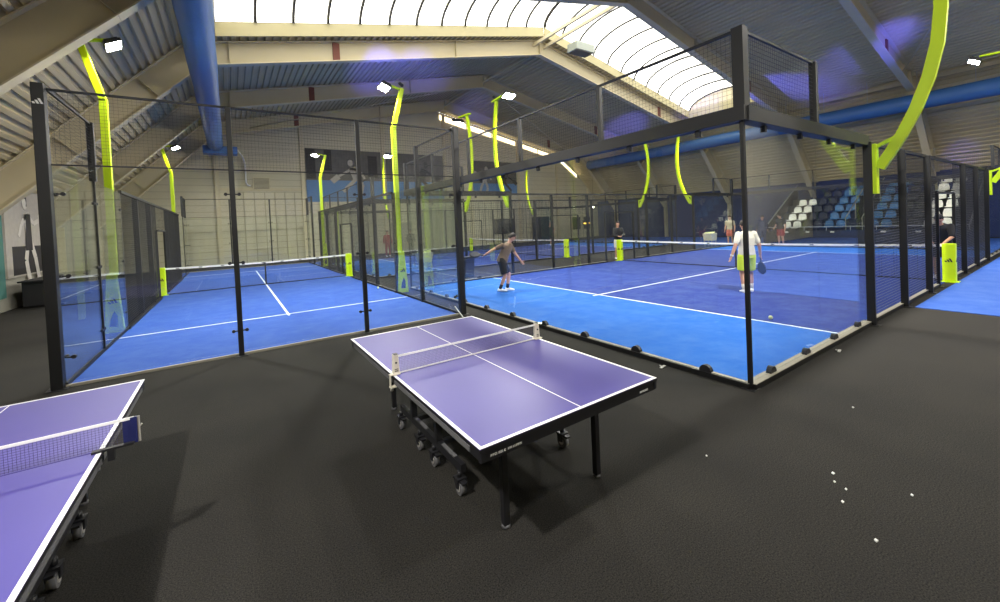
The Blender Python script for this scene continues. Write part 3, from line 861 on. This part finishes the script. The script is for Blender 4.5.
# ------------------------------------------------------------------ spectator stand
root=empty('spectator_stand',(28.5,7.3,0),'dark stepped spectator stand beyond the far end of the large court','stand')
b=MB()
YS0,YS1=3.2,11.2
NR=6; D=.78; Hh=.42; X00=26.6
prof=[(X00-.1,0),(X00-.1,.5)]
for k in range(NR): prof+=[(X00+D*k,.5+Hh*k),(X00+D*(k+1),.5+Hh*k)]
prof+=[(X00+D*NR,0)]
b.prism([(p[0],YS0,p[1]) for p in prof],(0,YS1-YS0,0)); b.build('stepped_deck','stand',root)
b=MB(); b.box(X00-.25,YS0,0,X00-.15,YS1,.78); b.build('front_barrier','blackp',root)
b=MB(); 
for y in (10.05,9.05,7.95,5.95,4.75): b.box(X00-.256,y-.09,.66,X00-.25,y+.09,.74)
b.build('row_plate','ivory',root)
b=MB(); b.bar((X00-.25,YS0,.98),(X00-.25,YS1,.98),.04,.04)
for i in range(9): b.bar((X00-.25,YS0+i,.78),(X00-.25,YS0+i,.98),.03,.03,up=(1,0,0))
b.build('front_rail','steel',root)
for y in (YS0,YS1):
    b=MB(); b.prism([(X00-.1,y,.5),(X00+D*NR,y,.5+Hh*NR-.4),(X00+D*NR,y,1.0+Hh*NR),(X00-.1,y,.95)],(0,.05,0)); b.build('side_panel','stand',root)
    b=MB(); b.bar((X00-.1,y,1.0),(X00+D*NR,y,1.05+Hh*NR),.05,.05); b.build('side_rail','steel',root)
b=MB()
for k in range(NR*2): b.box(X00+D*k/2-.02,6.85,.5+Hh*k/2-.2,X00+D*(k+1)/2,7.45,.5+Hh*k/2+.01)
b.build('aisle_steps','stand',root)
b=MB()
for y in (6.82,7.48):
    b.bar((X00,y,1.35),(X00+D*NR-.6,y,1.35+Hh*(NR-.8)),.035,.035)
    for k in range(0,NR,2): b.bar((X00+D*k+.1,y,.5+Hh*k),(X00+D*k+.1,y,1.4+Hh*k),.03,.03,up=(1,0,0))
b.build('aisle_rail','channel',root)
def seat(m):
    s=empty('stadium_seat',(0,0,0))
    b=MB(); b.sm=True
    rows=[]
    # seat pan curving up into the backrest, facing -x
    prof=[(-.20,.40),(-.19,.425),(-.10,.415),(.05,.405),(.14,.42),(.18,.50),(.205,.62),(.22,.74),(.225,.78)]
    for x,z in prof:
        row=[]
        for j in range(7):
            t=j/6*2-1
            wv=.20 if z<.7 else .18-.02*(z-.7)/.08
            row.append((x-.03*abs(t)**2*(1 if z>.45 else 0),t*wv,z+(.03*abs(t)**3 if z<.45 else -.03*abs(t)**3)))
        rows.append(row)
    b.grid(rows); b.build('seat_shell',m,s,local=True,solid=.018)
    b=MB(); b.box(-.05,-.03,0,.05,.03,.40).box(-.12,-.12,.38,.12,.12,.40); b.build('seat_bracket','blackp',s,local=True)
    return s
protos={}
colsY=[(10.3,'w','leftmost'),(9.8,'w','second from left'),(9.3,'k','third from left'),(8.8,'k','fourth from left'),(8.3,'b','fifth from left'),(7.8,'b','sixth from left'),(6.5,'b','first right of the aisle'),(6.0,'b','second right of the aisle'),(5.5,'k','third right of the aisle'),(5.0,'k','fourth right of the aisle'),(4.5,'w','fifth right of the aisle'),(4.0,'w','rightmost')]
ordn=['front','second','third','fourth','fifth','top']
cn={'w':('white','seatw'),'b':('blue','seatb'),'k':('black','seatk')}
for k in range(NR):
    for (y,c,pl) in colsY:
        if k>=4 and c=='w' and y>9: continue
        if c not in protos:
            s=seat(cn[c][1]); protos[c]=s
        else: s=copy_tree(protos[c])
        s.location=(X00+D*k+.34,y,.5+Hh*k)
        tag(s,'%s stadium seat in the %s row of the stand, %s'%(cn[c][0],ordn[k],pl),'seat','%s seats on the spectator stand'%cn[c][0])

# ------------------------------------------------------------------ murals, doors, windows of the end wall
def figure2d(b,x,z,h,pose,y,flip=1):
    """flat printed athlete silhouette, h tall"""
    def L(pts,w):
        for (a,c) in zip(pts,pts[1:]):
            b.bar((x+flip*a[0]*h,y,z+a[1]*h),(x+flip*c[0]*h,y,z+c[1]*h),.006,w*h,up=(0,0,1) if abs(a[0]-c[0])>abs(a[1]-c[1]) else (1,0,0))
    if pose==0:
        L([(0,.5),(.05,.82)],.16); L([(.04,.5),(.12,.28),(.05,.02)],.09); L([(-.03,.5),(-.14,.3),(-.22,.03)],.09)
        L([(.05,.8),(.2,.68),(.28,.55)],.055); L([(.03,.8),(-.14,.7),(-.3,.74)],.055)
        b.sphere((x+flip*.08*h,y,z+.93*h),.07*h,10,6,(1,.05,1.2))
        L([(-.3,.74),(-.42,.80)],.12)
    else:
        L([(0,.45),(-.1,.75)],.18); L([(0,.45),(.16,.3),(.1,.02)],.09); L([(0,.45),(-.2,.25),(-.35,.1)],.09)
        L([(-.1,.72),(-.28,.6),(-.45,.5)],.06); L([(-.1,.72),(.12,.62),(.22,.45)],.06)
        b.sphere((x-flip*.14*h,y,z+.86*h),.075*h,10,6,(1,.05,1.2)); L([(-.45,.5),(-.62,.36)],.14)
r=empty('wall_mural',(8,31.1,4),'large photo mural of players over a blue band on the far end wall','mural')
y=31.14
for (a,c,z0,z1) in ((4.65,10.0,5.6,7.85),(10.4,15.3,5.6,7.85),(18.2,23.0,5.6,7.6)): MB().box(a,y,z0,c,y+.04,z1).build('photo_panel','mural',r)
for (a,c,z0,z1) in ((4.65,10.0,4.05,5.6),(10.4,15.3,4.05,5.6),(18.2,23.0,4.6,5.6)): MB().box(a,y,z0,c,y+.04,z1).build('blue_band','muralb',r)
for (x,z,h_,ps,fl,mm) in ((8.1,4.5,2.8,1,1,'muralc'),(19.4,4.5,2.6,0,1,'muralc'),(13.3,4.5,2.9,1,-1,'murald'),(21.5,4.7,2.4,1,-1,'murald')):
    b=MB(); figure2d(b,x,z,h_,ps,y-.007,fl); b.build('printed_figure',mm,r)
for (a,c,z0,z1) in ((4.7,5.3,5.7,7.8),(5.9,6.4,6.3,7.8),(9.0,9.7,5.9,7.5)): MB().box(a,y-.004,z0,c,y,z1).build('dark_print','murald',r)
r=empty('wall_vent',(1.9,31.1,5.1),'square louvred grey vent high on the left of the far end wall','vent')
MB().box(1.42,31.0,4.88,2.42,31.2,5.68).build('vent_frame','cream',r)
b=MB()
for i in range(9): b.bar((1.48,30.99,4.95+i*.08),(2.36,30.99,4.95+i*.08),.03,.04)
b.build('louvre','grille',r)
def frame_panel(name,x0,x1,z0,z1,label,cat,inner='murald'):
    x0*=KW; x1*=KW; z0=kz(z0); z1=kz(z1)
    r=empty(name,((x0+x1)/2,31.05,z0),label,cat)
    MB().box(x0,31.03,z0,x1,31.11,z1).build('panel',inner,r)
    b=MB(); w=.06
    b.box(x0-w,31.0,z0-.04,x0,31.13,z1+w).box(x1,31.0,z0-.04,x1+w,31.13,z1+w).box(x0,31.0,z1,x1,31.13,z1+w).box(x0,31.0,z0-.04,x1,31.13,z0)
    b.build('surround','cream',r)
    return r
frame_panel('wall_screen',18.5,20.6,1.0,2.3,'dark framed panel on the end wall behind the player in brown','screen')
frame_panel('doorway',22.6,24.7,.1,2.35,'dark framed doorway opening in the end wall behind the far court net','doorway')
frame_panel('doorway',9.7,11.3,.1,2.3,'doorway with pale frame in the end wall left of the far court','doorway','walld')
frame_panel('wall_screen',27.6,28.7,1.0,2.2,'left one of two small dark windows at the right of the end wall','window')
frame_panel('wall_screen',29.1,30.0,1.0,2.2,'right one of two small dark windows at the right of the end wall','window')
# clubhouse side: lamps and bar sign right of the far court
def lampball(x,y,z,lb):
    r=empty('pendant_lamp',(x,y,z),lb,'lamp','white pendant lamps at the end wall')
    MB().sphere((x,y,z),.11,12,8).build('globe',emis('pendant_globe',(255,240,215),14),r)
    MB().cyl((x,y,z+.1),(x,y,up_z(x)-.1),.01,6).build('cord','blackp',r)
lampball(28.9,29.6,3.2,'left one of two small white pendant lamps near the end wall')
lampball(31.2,29.2,3.2,'right one of two small white pendant lamps near the end wall')
r=empty('lit_sign',(32,31,1.5),'small warm lit sign on the end wall beyond the far court','sign')
MB().box(31.4,30.9,1.4,32.4,31.0,1.8).build('sign_box','blackp',r); MB().box(31.45,30.88,1.47,32.35,30.9,1.56).build('sign_tube',emis('warm_sign',(255,190,60),4),r)
# teal banner, poster and dark bench at the left wall
r=empty('wall_poster',(XL+.05,19.8,1),'pale poster of a female tennis player above the black bench','poster')
MB().box(XL,18.2,.95,XL+.05,22.0,3.75).build('poster_board','muralc',r)
MB().box(XL+.05,18.6,1.0,XL+.055,22.0,1.9).build('poster_band','murald',r)
b=MB()
figure2d(b,0,.62,2.9,0,0,-1); b.v=[(XL+.062+v[1],19.9-v[0]*-1,v[2]) for v in b.v]; b.build('printed_figure','whitec',r)
b=MB(); b.prism([(XL+.066,19.55,1.75),(XL+.066,20.1,1.75),(XL+.066,20.05,2.95),(XL+.066,19.7,2.95)],(.004,0,0)).box(XL+.064,19.6,3.2,XL+.07,19.82,3.5); b.build('printed_dress','murald',r)
tag(MB().box(XL,16.9,.4,XL+.06,18.0,3.3).build('wall_banner','teal',at=(XL,17.8,2)),'narrow teal banner on the wall beside the poster','banner')
r=empty('storage_bench',(XL+.9,19.8,0),'low black bench box against the wall under the poster','bench')
MB().box(XL+.3,18.2,.05,XL+1.0,21.9,.80).build('bench_body','blackp',r,bevel=.02); MB().box(XL+.25,18.1,.80,XL+1.05,22.0,.84).build('bench_top','blackp',r); MB().box(XL+.35,18.3,0,XL+1.15,18.5,.05).box(XL+.35,21.3,0,XL+1.15,21.5,.05).build('skid','blackp',r)

# ------------------------------------------------------------------ people
def bake(o):
    dg=bpy.context.evaluated_depsgraph_get(); dg.update()
    me=bpy.data.meshes.new_from_object(o.evaluated_get(dg)); 
    old=o.data; o.modifiers.clear(); o.data=me; bpy.data.meshes.remove(old)
    for p in me.polygons: p.use_smooth=True
def limb(b,pts,rad,n=10):
    b.tube(pts,rad,n)
    for p,r in zip(pts,rad): b.sphere(p,r*.995,n,6)
def ell(b,pts,rx,ry,lat,n=16):
    """elliptic loft with fixed lateral axis"""
    lat=Vector(lat).normalized(); rows=[]; k=len(pts); P=[Vector(p) for p in pts]
    for i in range(k):
        d=(P[min(i+1,k-1)]-P[max(i-1,0)]).normalized(); fr=d.cross(lat).normalized()
        rows.append([P[i]+lat*(math.cos(2*PI*j/n)*rx[i])+fr*(math.sin(2*PI*j/n)*ry[i]) for j in range(n)])
    s=len(b.v); b.grid(rows,close=True); b.face(tuple(reversed(range(n))),s); b.face(tuple((k-1)*n+j for j in range(n)),s)
def person(loc,rz,label,J,cl,vox=.011,hair='hairb',skin='skin',racket=None,bag=None):
    """J joint overrides, local: +y forward, +x right"""
    D=dict(pel=(0,0,.94),ch=(0,.0,1.32),nk=(0,.0,1.49),hd=(0,.02,1.645),
      sR=(.185,0,1.42),eR=(.25,-.03,1.13),wR=(.27,.06,.89),sL=(-.185,0,1.42),eL=(-.25,-.03,1.13),wL=(-.27,.06,.89),
      hR=(.095,0,.90),kR=(.11,.02,.49),aR=(.12,-.02,.085),hL=(-.095,0,.90),kL=(-.11,.02,.49),aL=(-.12,-.02,.085),fR=0,fL=0)
    D.update(J); V={k:Vector(v) if hasattr(v,'__len__') else v for k,v in D.items()}
    root=empty('person',loc,label,'person',rz=rz)
    lat=(V['sR']-V['sL']).normalized(); latp=(V['hR']-V['hL']).normalized(); 
    up=(V['hd']-V['nk']).normalized(); face=lat.cross(up)*-1
    face=Vector((0,1,0)) if 'look' not in D else Vector(D['look']).normalized()
    b=MB(); b.sm=True
    mid=(V['pel']+V['ch'])/2
    ell(b,[V['pel']-Vector((0,0,.07)),V['pel'],mid,V['ch'],V['ch']+(V['nk']-V['ch'])*.62,V['nk']-Vector((0,0,.0))],[.13,.165,.138,.165,.15,.06],[.09,.115,.098,.118,.095,.055],lat)
    limb(b,[V['nk']-up*.05,V['nk']+up*.03,V['hd']-up*.06],[.065,.056,.056])
    # head: cranium + jaw + nose + ears
    h=V['hd']; sd=face.cross(up).normalized()
    rotm=Matrix((sd,face,up)).transposed()
    b.sphere(h+up*.025,.1,16,12,(.78,.98,1.08),rotm)
    b.sphere(h-up*.055+face*.025,.068,12,10,(.82,.95,.95),rotm)
    b.sphere(h+face*.1-up*.012,.018,8,6,(.8,1.1,1.5),rotm)
    for s in (-1,1): b.sphere(h+sd*s*.078-up*.005,.026,8,6,(.4,.8,1.2),rotm)
    for S_ in ('R','L'):
        limb(b,[V['s'+S_],V['e'+S_],V['w'+S_]],[.058,.044,.030])
        fd=(V['w'+S_]-V['e'+S_]).normalized()
        # hand: palm, four fingers, thumb
        sx=1 if S_=='R' else -1
        side=fd.cross(Vector((0,0,1))); side=side.normalized() if side.length>.3 else Vector((0,1,0))
        if abs(fd.z)>.8: side=Vector((0,1,0)); side=(side-fd*side.dot(fd)).normalized()
        pn=fd.cross(side).normalized()
        pc=V['w'+S_]+fd*.055
        b.sphere(pc,.045,10,8,(1,.9,.45),Matrix((fd,side,pn)).transposed())
        for q,(o,l) in enumerate(((-.027,.062),(-.009,.072),(.009,.074),(.027,.066))):
            a=pc+fd*.03+side*o; m_=a+fd*l*.55; e=m_+fd*l*.35-pn*.022*sx*(-1)
            limb(b,[a,m_,e],[.0095,.009,.0075],6)
        a=pc-fd*.012+side*.035; limb(b,[a,a+side*.028+fd*.02,a+side*.032+fd*.05],[.012,.0105,.009],6)
        limb(b,[V['h'+S_],V['k'+S_],V['k'+S_]*.55+V['a'+S_]*.45,V['a'+S_]],[.088,.056,.054,.034])
        ft=Vector((math.sin(V['f'+S_]),math.cos(V['f'+S_]),0)); a=V['a'+S_]
        limb(b,[a-Vector((0,0,.03)),a+ft*.10-Vector((0,0,.05)),a+ft*.16-Vector((0,0,.055))],[.034,.028,.022])
    o=b.build('body',skin,root,local=True)
    m=o.modifiers.new('r','REMESH'); m.mode='VOXEL'; m.voxel_size=vox*.75; m=o.modifiers.new('s','SMOOTH'); m.iterations=2; bake(o)
    # face details
    e=MB()
    for s in (-1,1): e.sphere(h+sd*s*.032+face*.089+up*.012,.010,8,6)
    e.build('eye','eye',root,local=True)
    e=MB(); e.sphere(h+face*.083-up*.062,.02,8,6,(1.2,.4,.35),rotm); e.build('mouth','lip',root,local=True)
    e=MB(); e.sm=True; e.sphere(h+up*.045-face*.012,.108,16,10,(.80,.97,1.0),rotm)
    hv=[]; 
    for i,v in enumerate(e.v):
        w=Vector(v)-h
        if w.dot(face)>.03 and w.dot(up)<.055: w=w-face*(w.dot(face)-.03)*.9
        if w.dot(up)<-.035: w=w+up*(-.035-w.dot(up))
        hv.append(tuple(h+w))
    e.v=hv; e.build('hair',hair,root,local=True)
    # shirt
    b=MB(); b.sm=True; g=.02
    wt=V['pel']*.72+V['ch']*.28; hem=V['pel']-Vector((0,0,.02))
    ell(b,[hem,wt,mid,V['ch'],V['ch']+(V['nk']-V['ch'])*.62,V['nk']-up*.0],[.195,.182,.168,.19,.172,.078],[.142,.135,.125,.14,.118,.07],lat)
    for S_ in ('R','L'):
        a,c=V['s'+S_],V['e'+S_]; t=cl.get('sleeve',.62)
        limb(b,[V['ch']*.3+a*.7,a,a.lerp(c,min(1,t))],[.08,.074,.066])
        if t>1: limb(b,[c,V['w'+S_].lerp(c,.1)],[.058,.042])
    o=b.build('shirt',cl['shirt'],root,local=True); m=o.modifiers.new('r','REMESH'); m.mode='VOXEL'; m.voxel_size=vox; m=o.modifiers.new('s','SMOOTH'); m.iterations=3; bake(o)
    # shorts or trousers
    b=MB(); b.sm=True
    ell(b,[V['pel']-Vector((0,0,.1)),V['pel'],V['pel']+Vector((0,0,.09))],[.175,.19,.17],[.125,.135,.118],latp)
    for S_ in ('R','L'):
        a,c=V['h'+S_],V['k'+S_]
        if cl.get('long'): limb(b,[a,c,V['a'+S_]+Vector((0,0,.03))],[.108,.075,.055])
        else: b.tube([a,a.lerp(c,.45),a.lerp(c,.86)],[.108,.108,.104],14); b.sphere(a,.107,12,8)
    o=b.build('trousers' if cl.get('long') else 'shorts',cl['short'],root,local=True); m=o.modifiers.new('r','REMESH'); m.mode='VOXEL'; m.voxel_size=vox; m=o.modifiers.new('s','SMOOTH'); m.iterations=3; bake(o)
    for S_ in ('R','L'):
        ft=Vector((math.sin(V['f'+S_]),math.cos(V['f'+S_]),0)); a=V['a'+S_]
        b=MB(); b.sm=True; z=Vector((0,0,1)); base=a-z*(.085)
        rows=[]
        lt=Vector((ft.y,-ft.x,0))
        for t,w,hh in ((-.07,.028,.07),(-.05,.04,.095),(.0,.044,.10),(.06,.047,.085),(.12,.05,.062),(.17,.046,.05),(.20,.028,.035)):
            row=[]
            for j in range(12):
                an=2*PI*j/12; zz=max(0,(math.sin(an)*.5+.5))
                row.append(base+ft*t+lt*(math.cos(an)*w)+z*(zz*hh+.001))
            rows.append(row)
        b.grid(rows,close=True); b.face(tuple(reversed(range(12))),0); b.face(tuple(6*12+j for j in range(12)),0)
        sh=b.build('shoe',cl.get('shoe','shoe'),root,local=True)
        if cl.get('sock'):
            b=MB(); b.sm=True; b.tube([a+z*.0,a.lerp(V['k'+S_],.16),a.lerp(V['k'+S_],.32)],[.044,.046,.052],12); b.build('sock',cl['sock'],root,local=True)
    if cl.get('band'):
        b=MB(); w=V['wL']; d=(w-V['eL']).normalized(); b.tube([w-d*.04,w+d*.0],[.037,.036],10); b.build('wristband','whitec',root,local=True)
    if racket:
        # padel racket held by right hand: from wrist along direction
        w=V['w'+racket[0]]; d=Vector(racket[1]).normalized(); n=Vector(racket[2]).normalized(); sd2=d.cross(n).normalized()
        hc=w+(w-V['e'+racket[0]]).normalized()*.07
        rr=empty('padel_racket',hc,None,None); 
        Mx=Matrix.Rotation(rz,4,'Z')
        rr.location=Vector(loc)+Mx@hc; rr.rotation_euler.z=rz
        tag(rr,racket[3],'racket')
        b=MB(); b.tube([-d*.05,d*.1],[.017,.017],10); b.tube([d*.1,d*.14+sd2*.04,d*.2+sd2*.09],.012,8).tube([d*.1,d*.14-sd2*.04,d*.2-sd2*.09],.012,8); b.build('handle','blackp',rr,local=True)
        b=MB(); pts=[d*(.28)+sd2*(math.cos(2*PI*j/24)*.125)+d*(math.sin(2*PI*j/24)*.13) for j in range(24)]
        b.prism([p-n*.018 for p in pts],n*.036); b.build('head','racket',rr,local=True,bevel=.008)
        b=MB(); b.tube(pts+[pts[0]],.0195,6,cap=False); b.build('rim',racket[4],rr,local=True)
    return root
# left player: facing +x-ish (to the right), leaning, racket arm stretched back to the left
person((6.44,9.51,0),R(-122),'person in brown tee and black shorts swinging a racket on the large court',
  dict(pel=(0,-.05,.88),ch=(.0,.10,1.22),nk=(0,.18,1.38),hd=(0,.26,1.52),sR=(.14,-.02,1.32),sL=(-.15,.22,1.30),eL=(-.24,.34,1.06),wL=(-.22,.50,.84),
       eR=(.10,-.26,1.22),wR=(.06,-.48,1.10),hR=(.09,-.06,.86),kR=(.10,.02,.46),aR=(.11,-.14,.10),hL=(-.09,-.04,.86),kL=(-.10,.14,.47),aL=(-.10,.08,.085),look=(0,.98,-.2)),
  dict(shirt='olive',short='blackc',sock='blackc'),racket=('R',(.1,-1,.12),(.6,.1,1),'dark padel racket held back by the player in brown','racket'))
# right player: back to camera, looking away along +x,+y
person((10.34,4.80,0),R(-42),'person in white tee and lime shorts seen from behind on the large court',
  dict(sR=(.175,0,1.42),eR=(.27,-.04,1.15),wR=(.32,.04,.92),sL=(-.175,0,1.42),eL=(-.28,-.08,1.15),wL=(-.36,-.05,.90),nk=(0,.04,1.49),hd=(0,.10,1.62),
       aR=(.13,.10,.085),kR=(.12,.10,.49),aL=(-.10,-.05,.085),fR=.3,look=(0,.9,-.4)),
  dict(shirt='whitec',short='limec',sock='whitec',sleeve=.7,band=1),racket=('R',(.1,.05,-1),(1,.2,0),'dark padel racket hanging from the right hand of the player in white','racket'))
person((15.2,12.75,0),R(150),'person in black and white top standing behind the far net post of the large court',
  dict(eR=(.24,.1,1.14),wR=(.10,.28,1.10),eL=(-.24,.1,1.14),wL=(-.05,.28,1.08)),dict(shirt='blackc',short='whitec',sleeve=1.2),vox=.016)
person((15.36,2.34,0),R(92),'person in black top with cap bending over the near net post of the large court',
  dict(ch=(0,.16,1.28),nk=(0,.28,1.42),hd=(0,.38,1.54),sR=(.18,.22,1.36),sL=(-.18,.22,1.36),eR=(.22,.35,1.12),wR=(.14,.5,1.0),eL=(-.22,.35,1.1),wL=(-.1,.52,.96),look=(0,.7,-.6)),
  dict(shirt='blackc',short='blackc',sleeve=.9),vox=.014,hair='blackc')
person((25.35,9.95,0),R(75),'person in black top and dark red shorts standing before the seats',
  dict(ch=(0,.06,1.30),hd=(0,.10,1.63),eR=(.26,.0,1.14),wR=(.2,.2,1.0)),dict(shirt='blackc',short='redc'),vox=.018)
person((25.6,11.0,0),R(120),'person in navy clothes standing behind the player in white',
  dict(ch=(0,.1,1.28),nk=(0,.16,1.44),hd=(0,.22,1.58)),dict(shirt='navyc',short='navyc',long=1,sleeve=1.2),vox=.02)
person((25.2,12.6,0),R(100),'person in beige top and salmon shorts standing in for a glass reflection at the far corner of the large court',  # solid figure added where the court glass shows a reflection
  dict(),dict(shirt='beigec',short='salmon',shoe='muralb'),vox=.018)
person((21.2,24.4,0),R(200),'person in dark top playing on the far court before the dark doorway',
  dict(eR=(.34,.05,1.5),wR=(.3,.12,1.78),eL=(-.34,.1,1.3)),dict(shirt='blackc',short='blackc'),vox=.02,racket=('R',(0,.1,1),(0,1,0),'dark padel racket raised by the player on the far court','racket'))
person((9.0,27.4,0),R(170),'person in red top standing by the end wall left of the far court',
  dict(),dict(shirt='redc',short='redc',long=1,sleeve=1.2),vox=.02)
person((10.6,27.2,0),R(180),'person in dark clothes standing in the pale doorway of the end wall',
  dict(eR=(.3,.05,1.2)),dict(shirt='blackc',short='blackc',long=1,sleeve=1.2),vox=.02)

# made-up blue spots on the mast heads, added to tint patches of the roof
def added_bluespot(mast,loc,to,p,cone=30):
    loc=Vector(loc); d=(Vector(to)-loc).normalized()
    h=MB().cyl(loc-d*.08,loc+d*.06,.05,10).build('added_spot','blackp',mast)
    MB().cyl(loc+d*.06,loc+d*.065,.04,10).build('added_spot_lens','addedblue',h)
    l=bpy.data.lights.new('added_blue_spot','SPOT'); l.energy=p; l.color=(.08,.09,1); l.spot_size=R(cone); l.spot_blend=1; l.shadow_soft_size=.05
    o=bpy.data.objects.new('added_blue_spot',l); COL.objects.link(o); o.location=loc+d*.09
    o.rotation_euler=d.to_track_quat('-Z','Y').to_euler()
mR,m1,m2,m3=masts[1],masts[5],masts[7],masts[6]
added_bluespot(mR,(4.5,11.8,6.3),(6.3,19.5,9.8),4050,21)
added_bluespot(mR,(4.6,11.9,6.3),(8.9,20.2,10.5),3402,20)
added_bluespot(m1,(20.69,1.5,6.8),(25.1,5.9,9.4),3402,29)
added_bluespot(m1,(20.75,1.6,6.8),(33.4,4.3,4.5),2106,8)
added_bluespot(m2,(20.69,12.9,6.8),(26.7,21.5,9.0),3402,23)
added_bluespot(m2,(20.75,12.8,6.8),(26.2,15.0,9.1),1458,29)
added_bluespot(m2,(20.69,12.7,6.8),(26.8,9.8,9.0),1782,27)
added_bluespot(m3,(8.69,13.0,6.8),(16.5,27.5,10.9),3402,13)

# ------------------------------------------------------------------ daylight
w=bpy.data.worlds.new('overcast_sky'); S.world=w; w.use_nodes=True
bg=w.node_tree.nodes['Background']; bg.inputs['Color'].default_value=(1,.99,.95,1); bg.inputs['Strength'].default_value=2.6
def portal(x0,x1,y0,y1):
    l=bpy.data.lights.new('daylight_portal','AREA'); l.shape='RECTANGLE'; l.cycles.is_portal=True
    zc=(up_z(x0)+up_z(x1))/2+.1; L=math.hypot(x1-x0,up_z(x1)-up_z(x0)); l.size=L; l.size_y=y1-y0; l.energy=1
    o=bpy.data.objects.new('daylight_portal',l); COL.objects.link(o); o.location=((x0+x1)/2,(y0+y1)/2,zc)
    o.rotation_euler=(0,-math.atan2(up_z(x1)-up_z(x0),x1-x0),0)
portal(-.1,14.3,11.6,16.35); portal(14.3,27.55,11.6,16.35)

# unseen floodlights added behind the camera to brighten the floor and near arm
for (x,y,p) in ((8.5,-3.0,300),(15,-2.5,420),(24,-3,300)):
    r=empty('added_floodlight',(x,y,up_z(x)-1.0),'added unseen floodlight brightening the near part of the hall','light','added floodlights over the near hall')
    MB().cyl((x,y,up_z(x)-.95),(x,y,up_z(x)-.02),.02,6).build('hanger','steel',r)
    flood(r,(x,y,up_z(x)-1.0),(x,y+1.0,0),p,.5,.5)

S.view_settings.view_transform='Standard'; S.view_settings.look='None'; S.view_settings.gamma=1; S.view_settings.use_curve_mapping=False
S.view_settings.exposure=.85
S.cycles.use_denoising=True
try: S.cycles.denoiser='OPENIMAGEDENOISE'
except Exception: pass
S.cycles.transparent_max_bounces=48
S.cycles.max_bounces=10; S.cycles.diffuse_bounces=5; S.cycles.glossy_bounces=4
S.cycles.sample_clamp_indirect=6
S.cycles.caustics_reflective=False; S.cycles.caustics_refractive=False
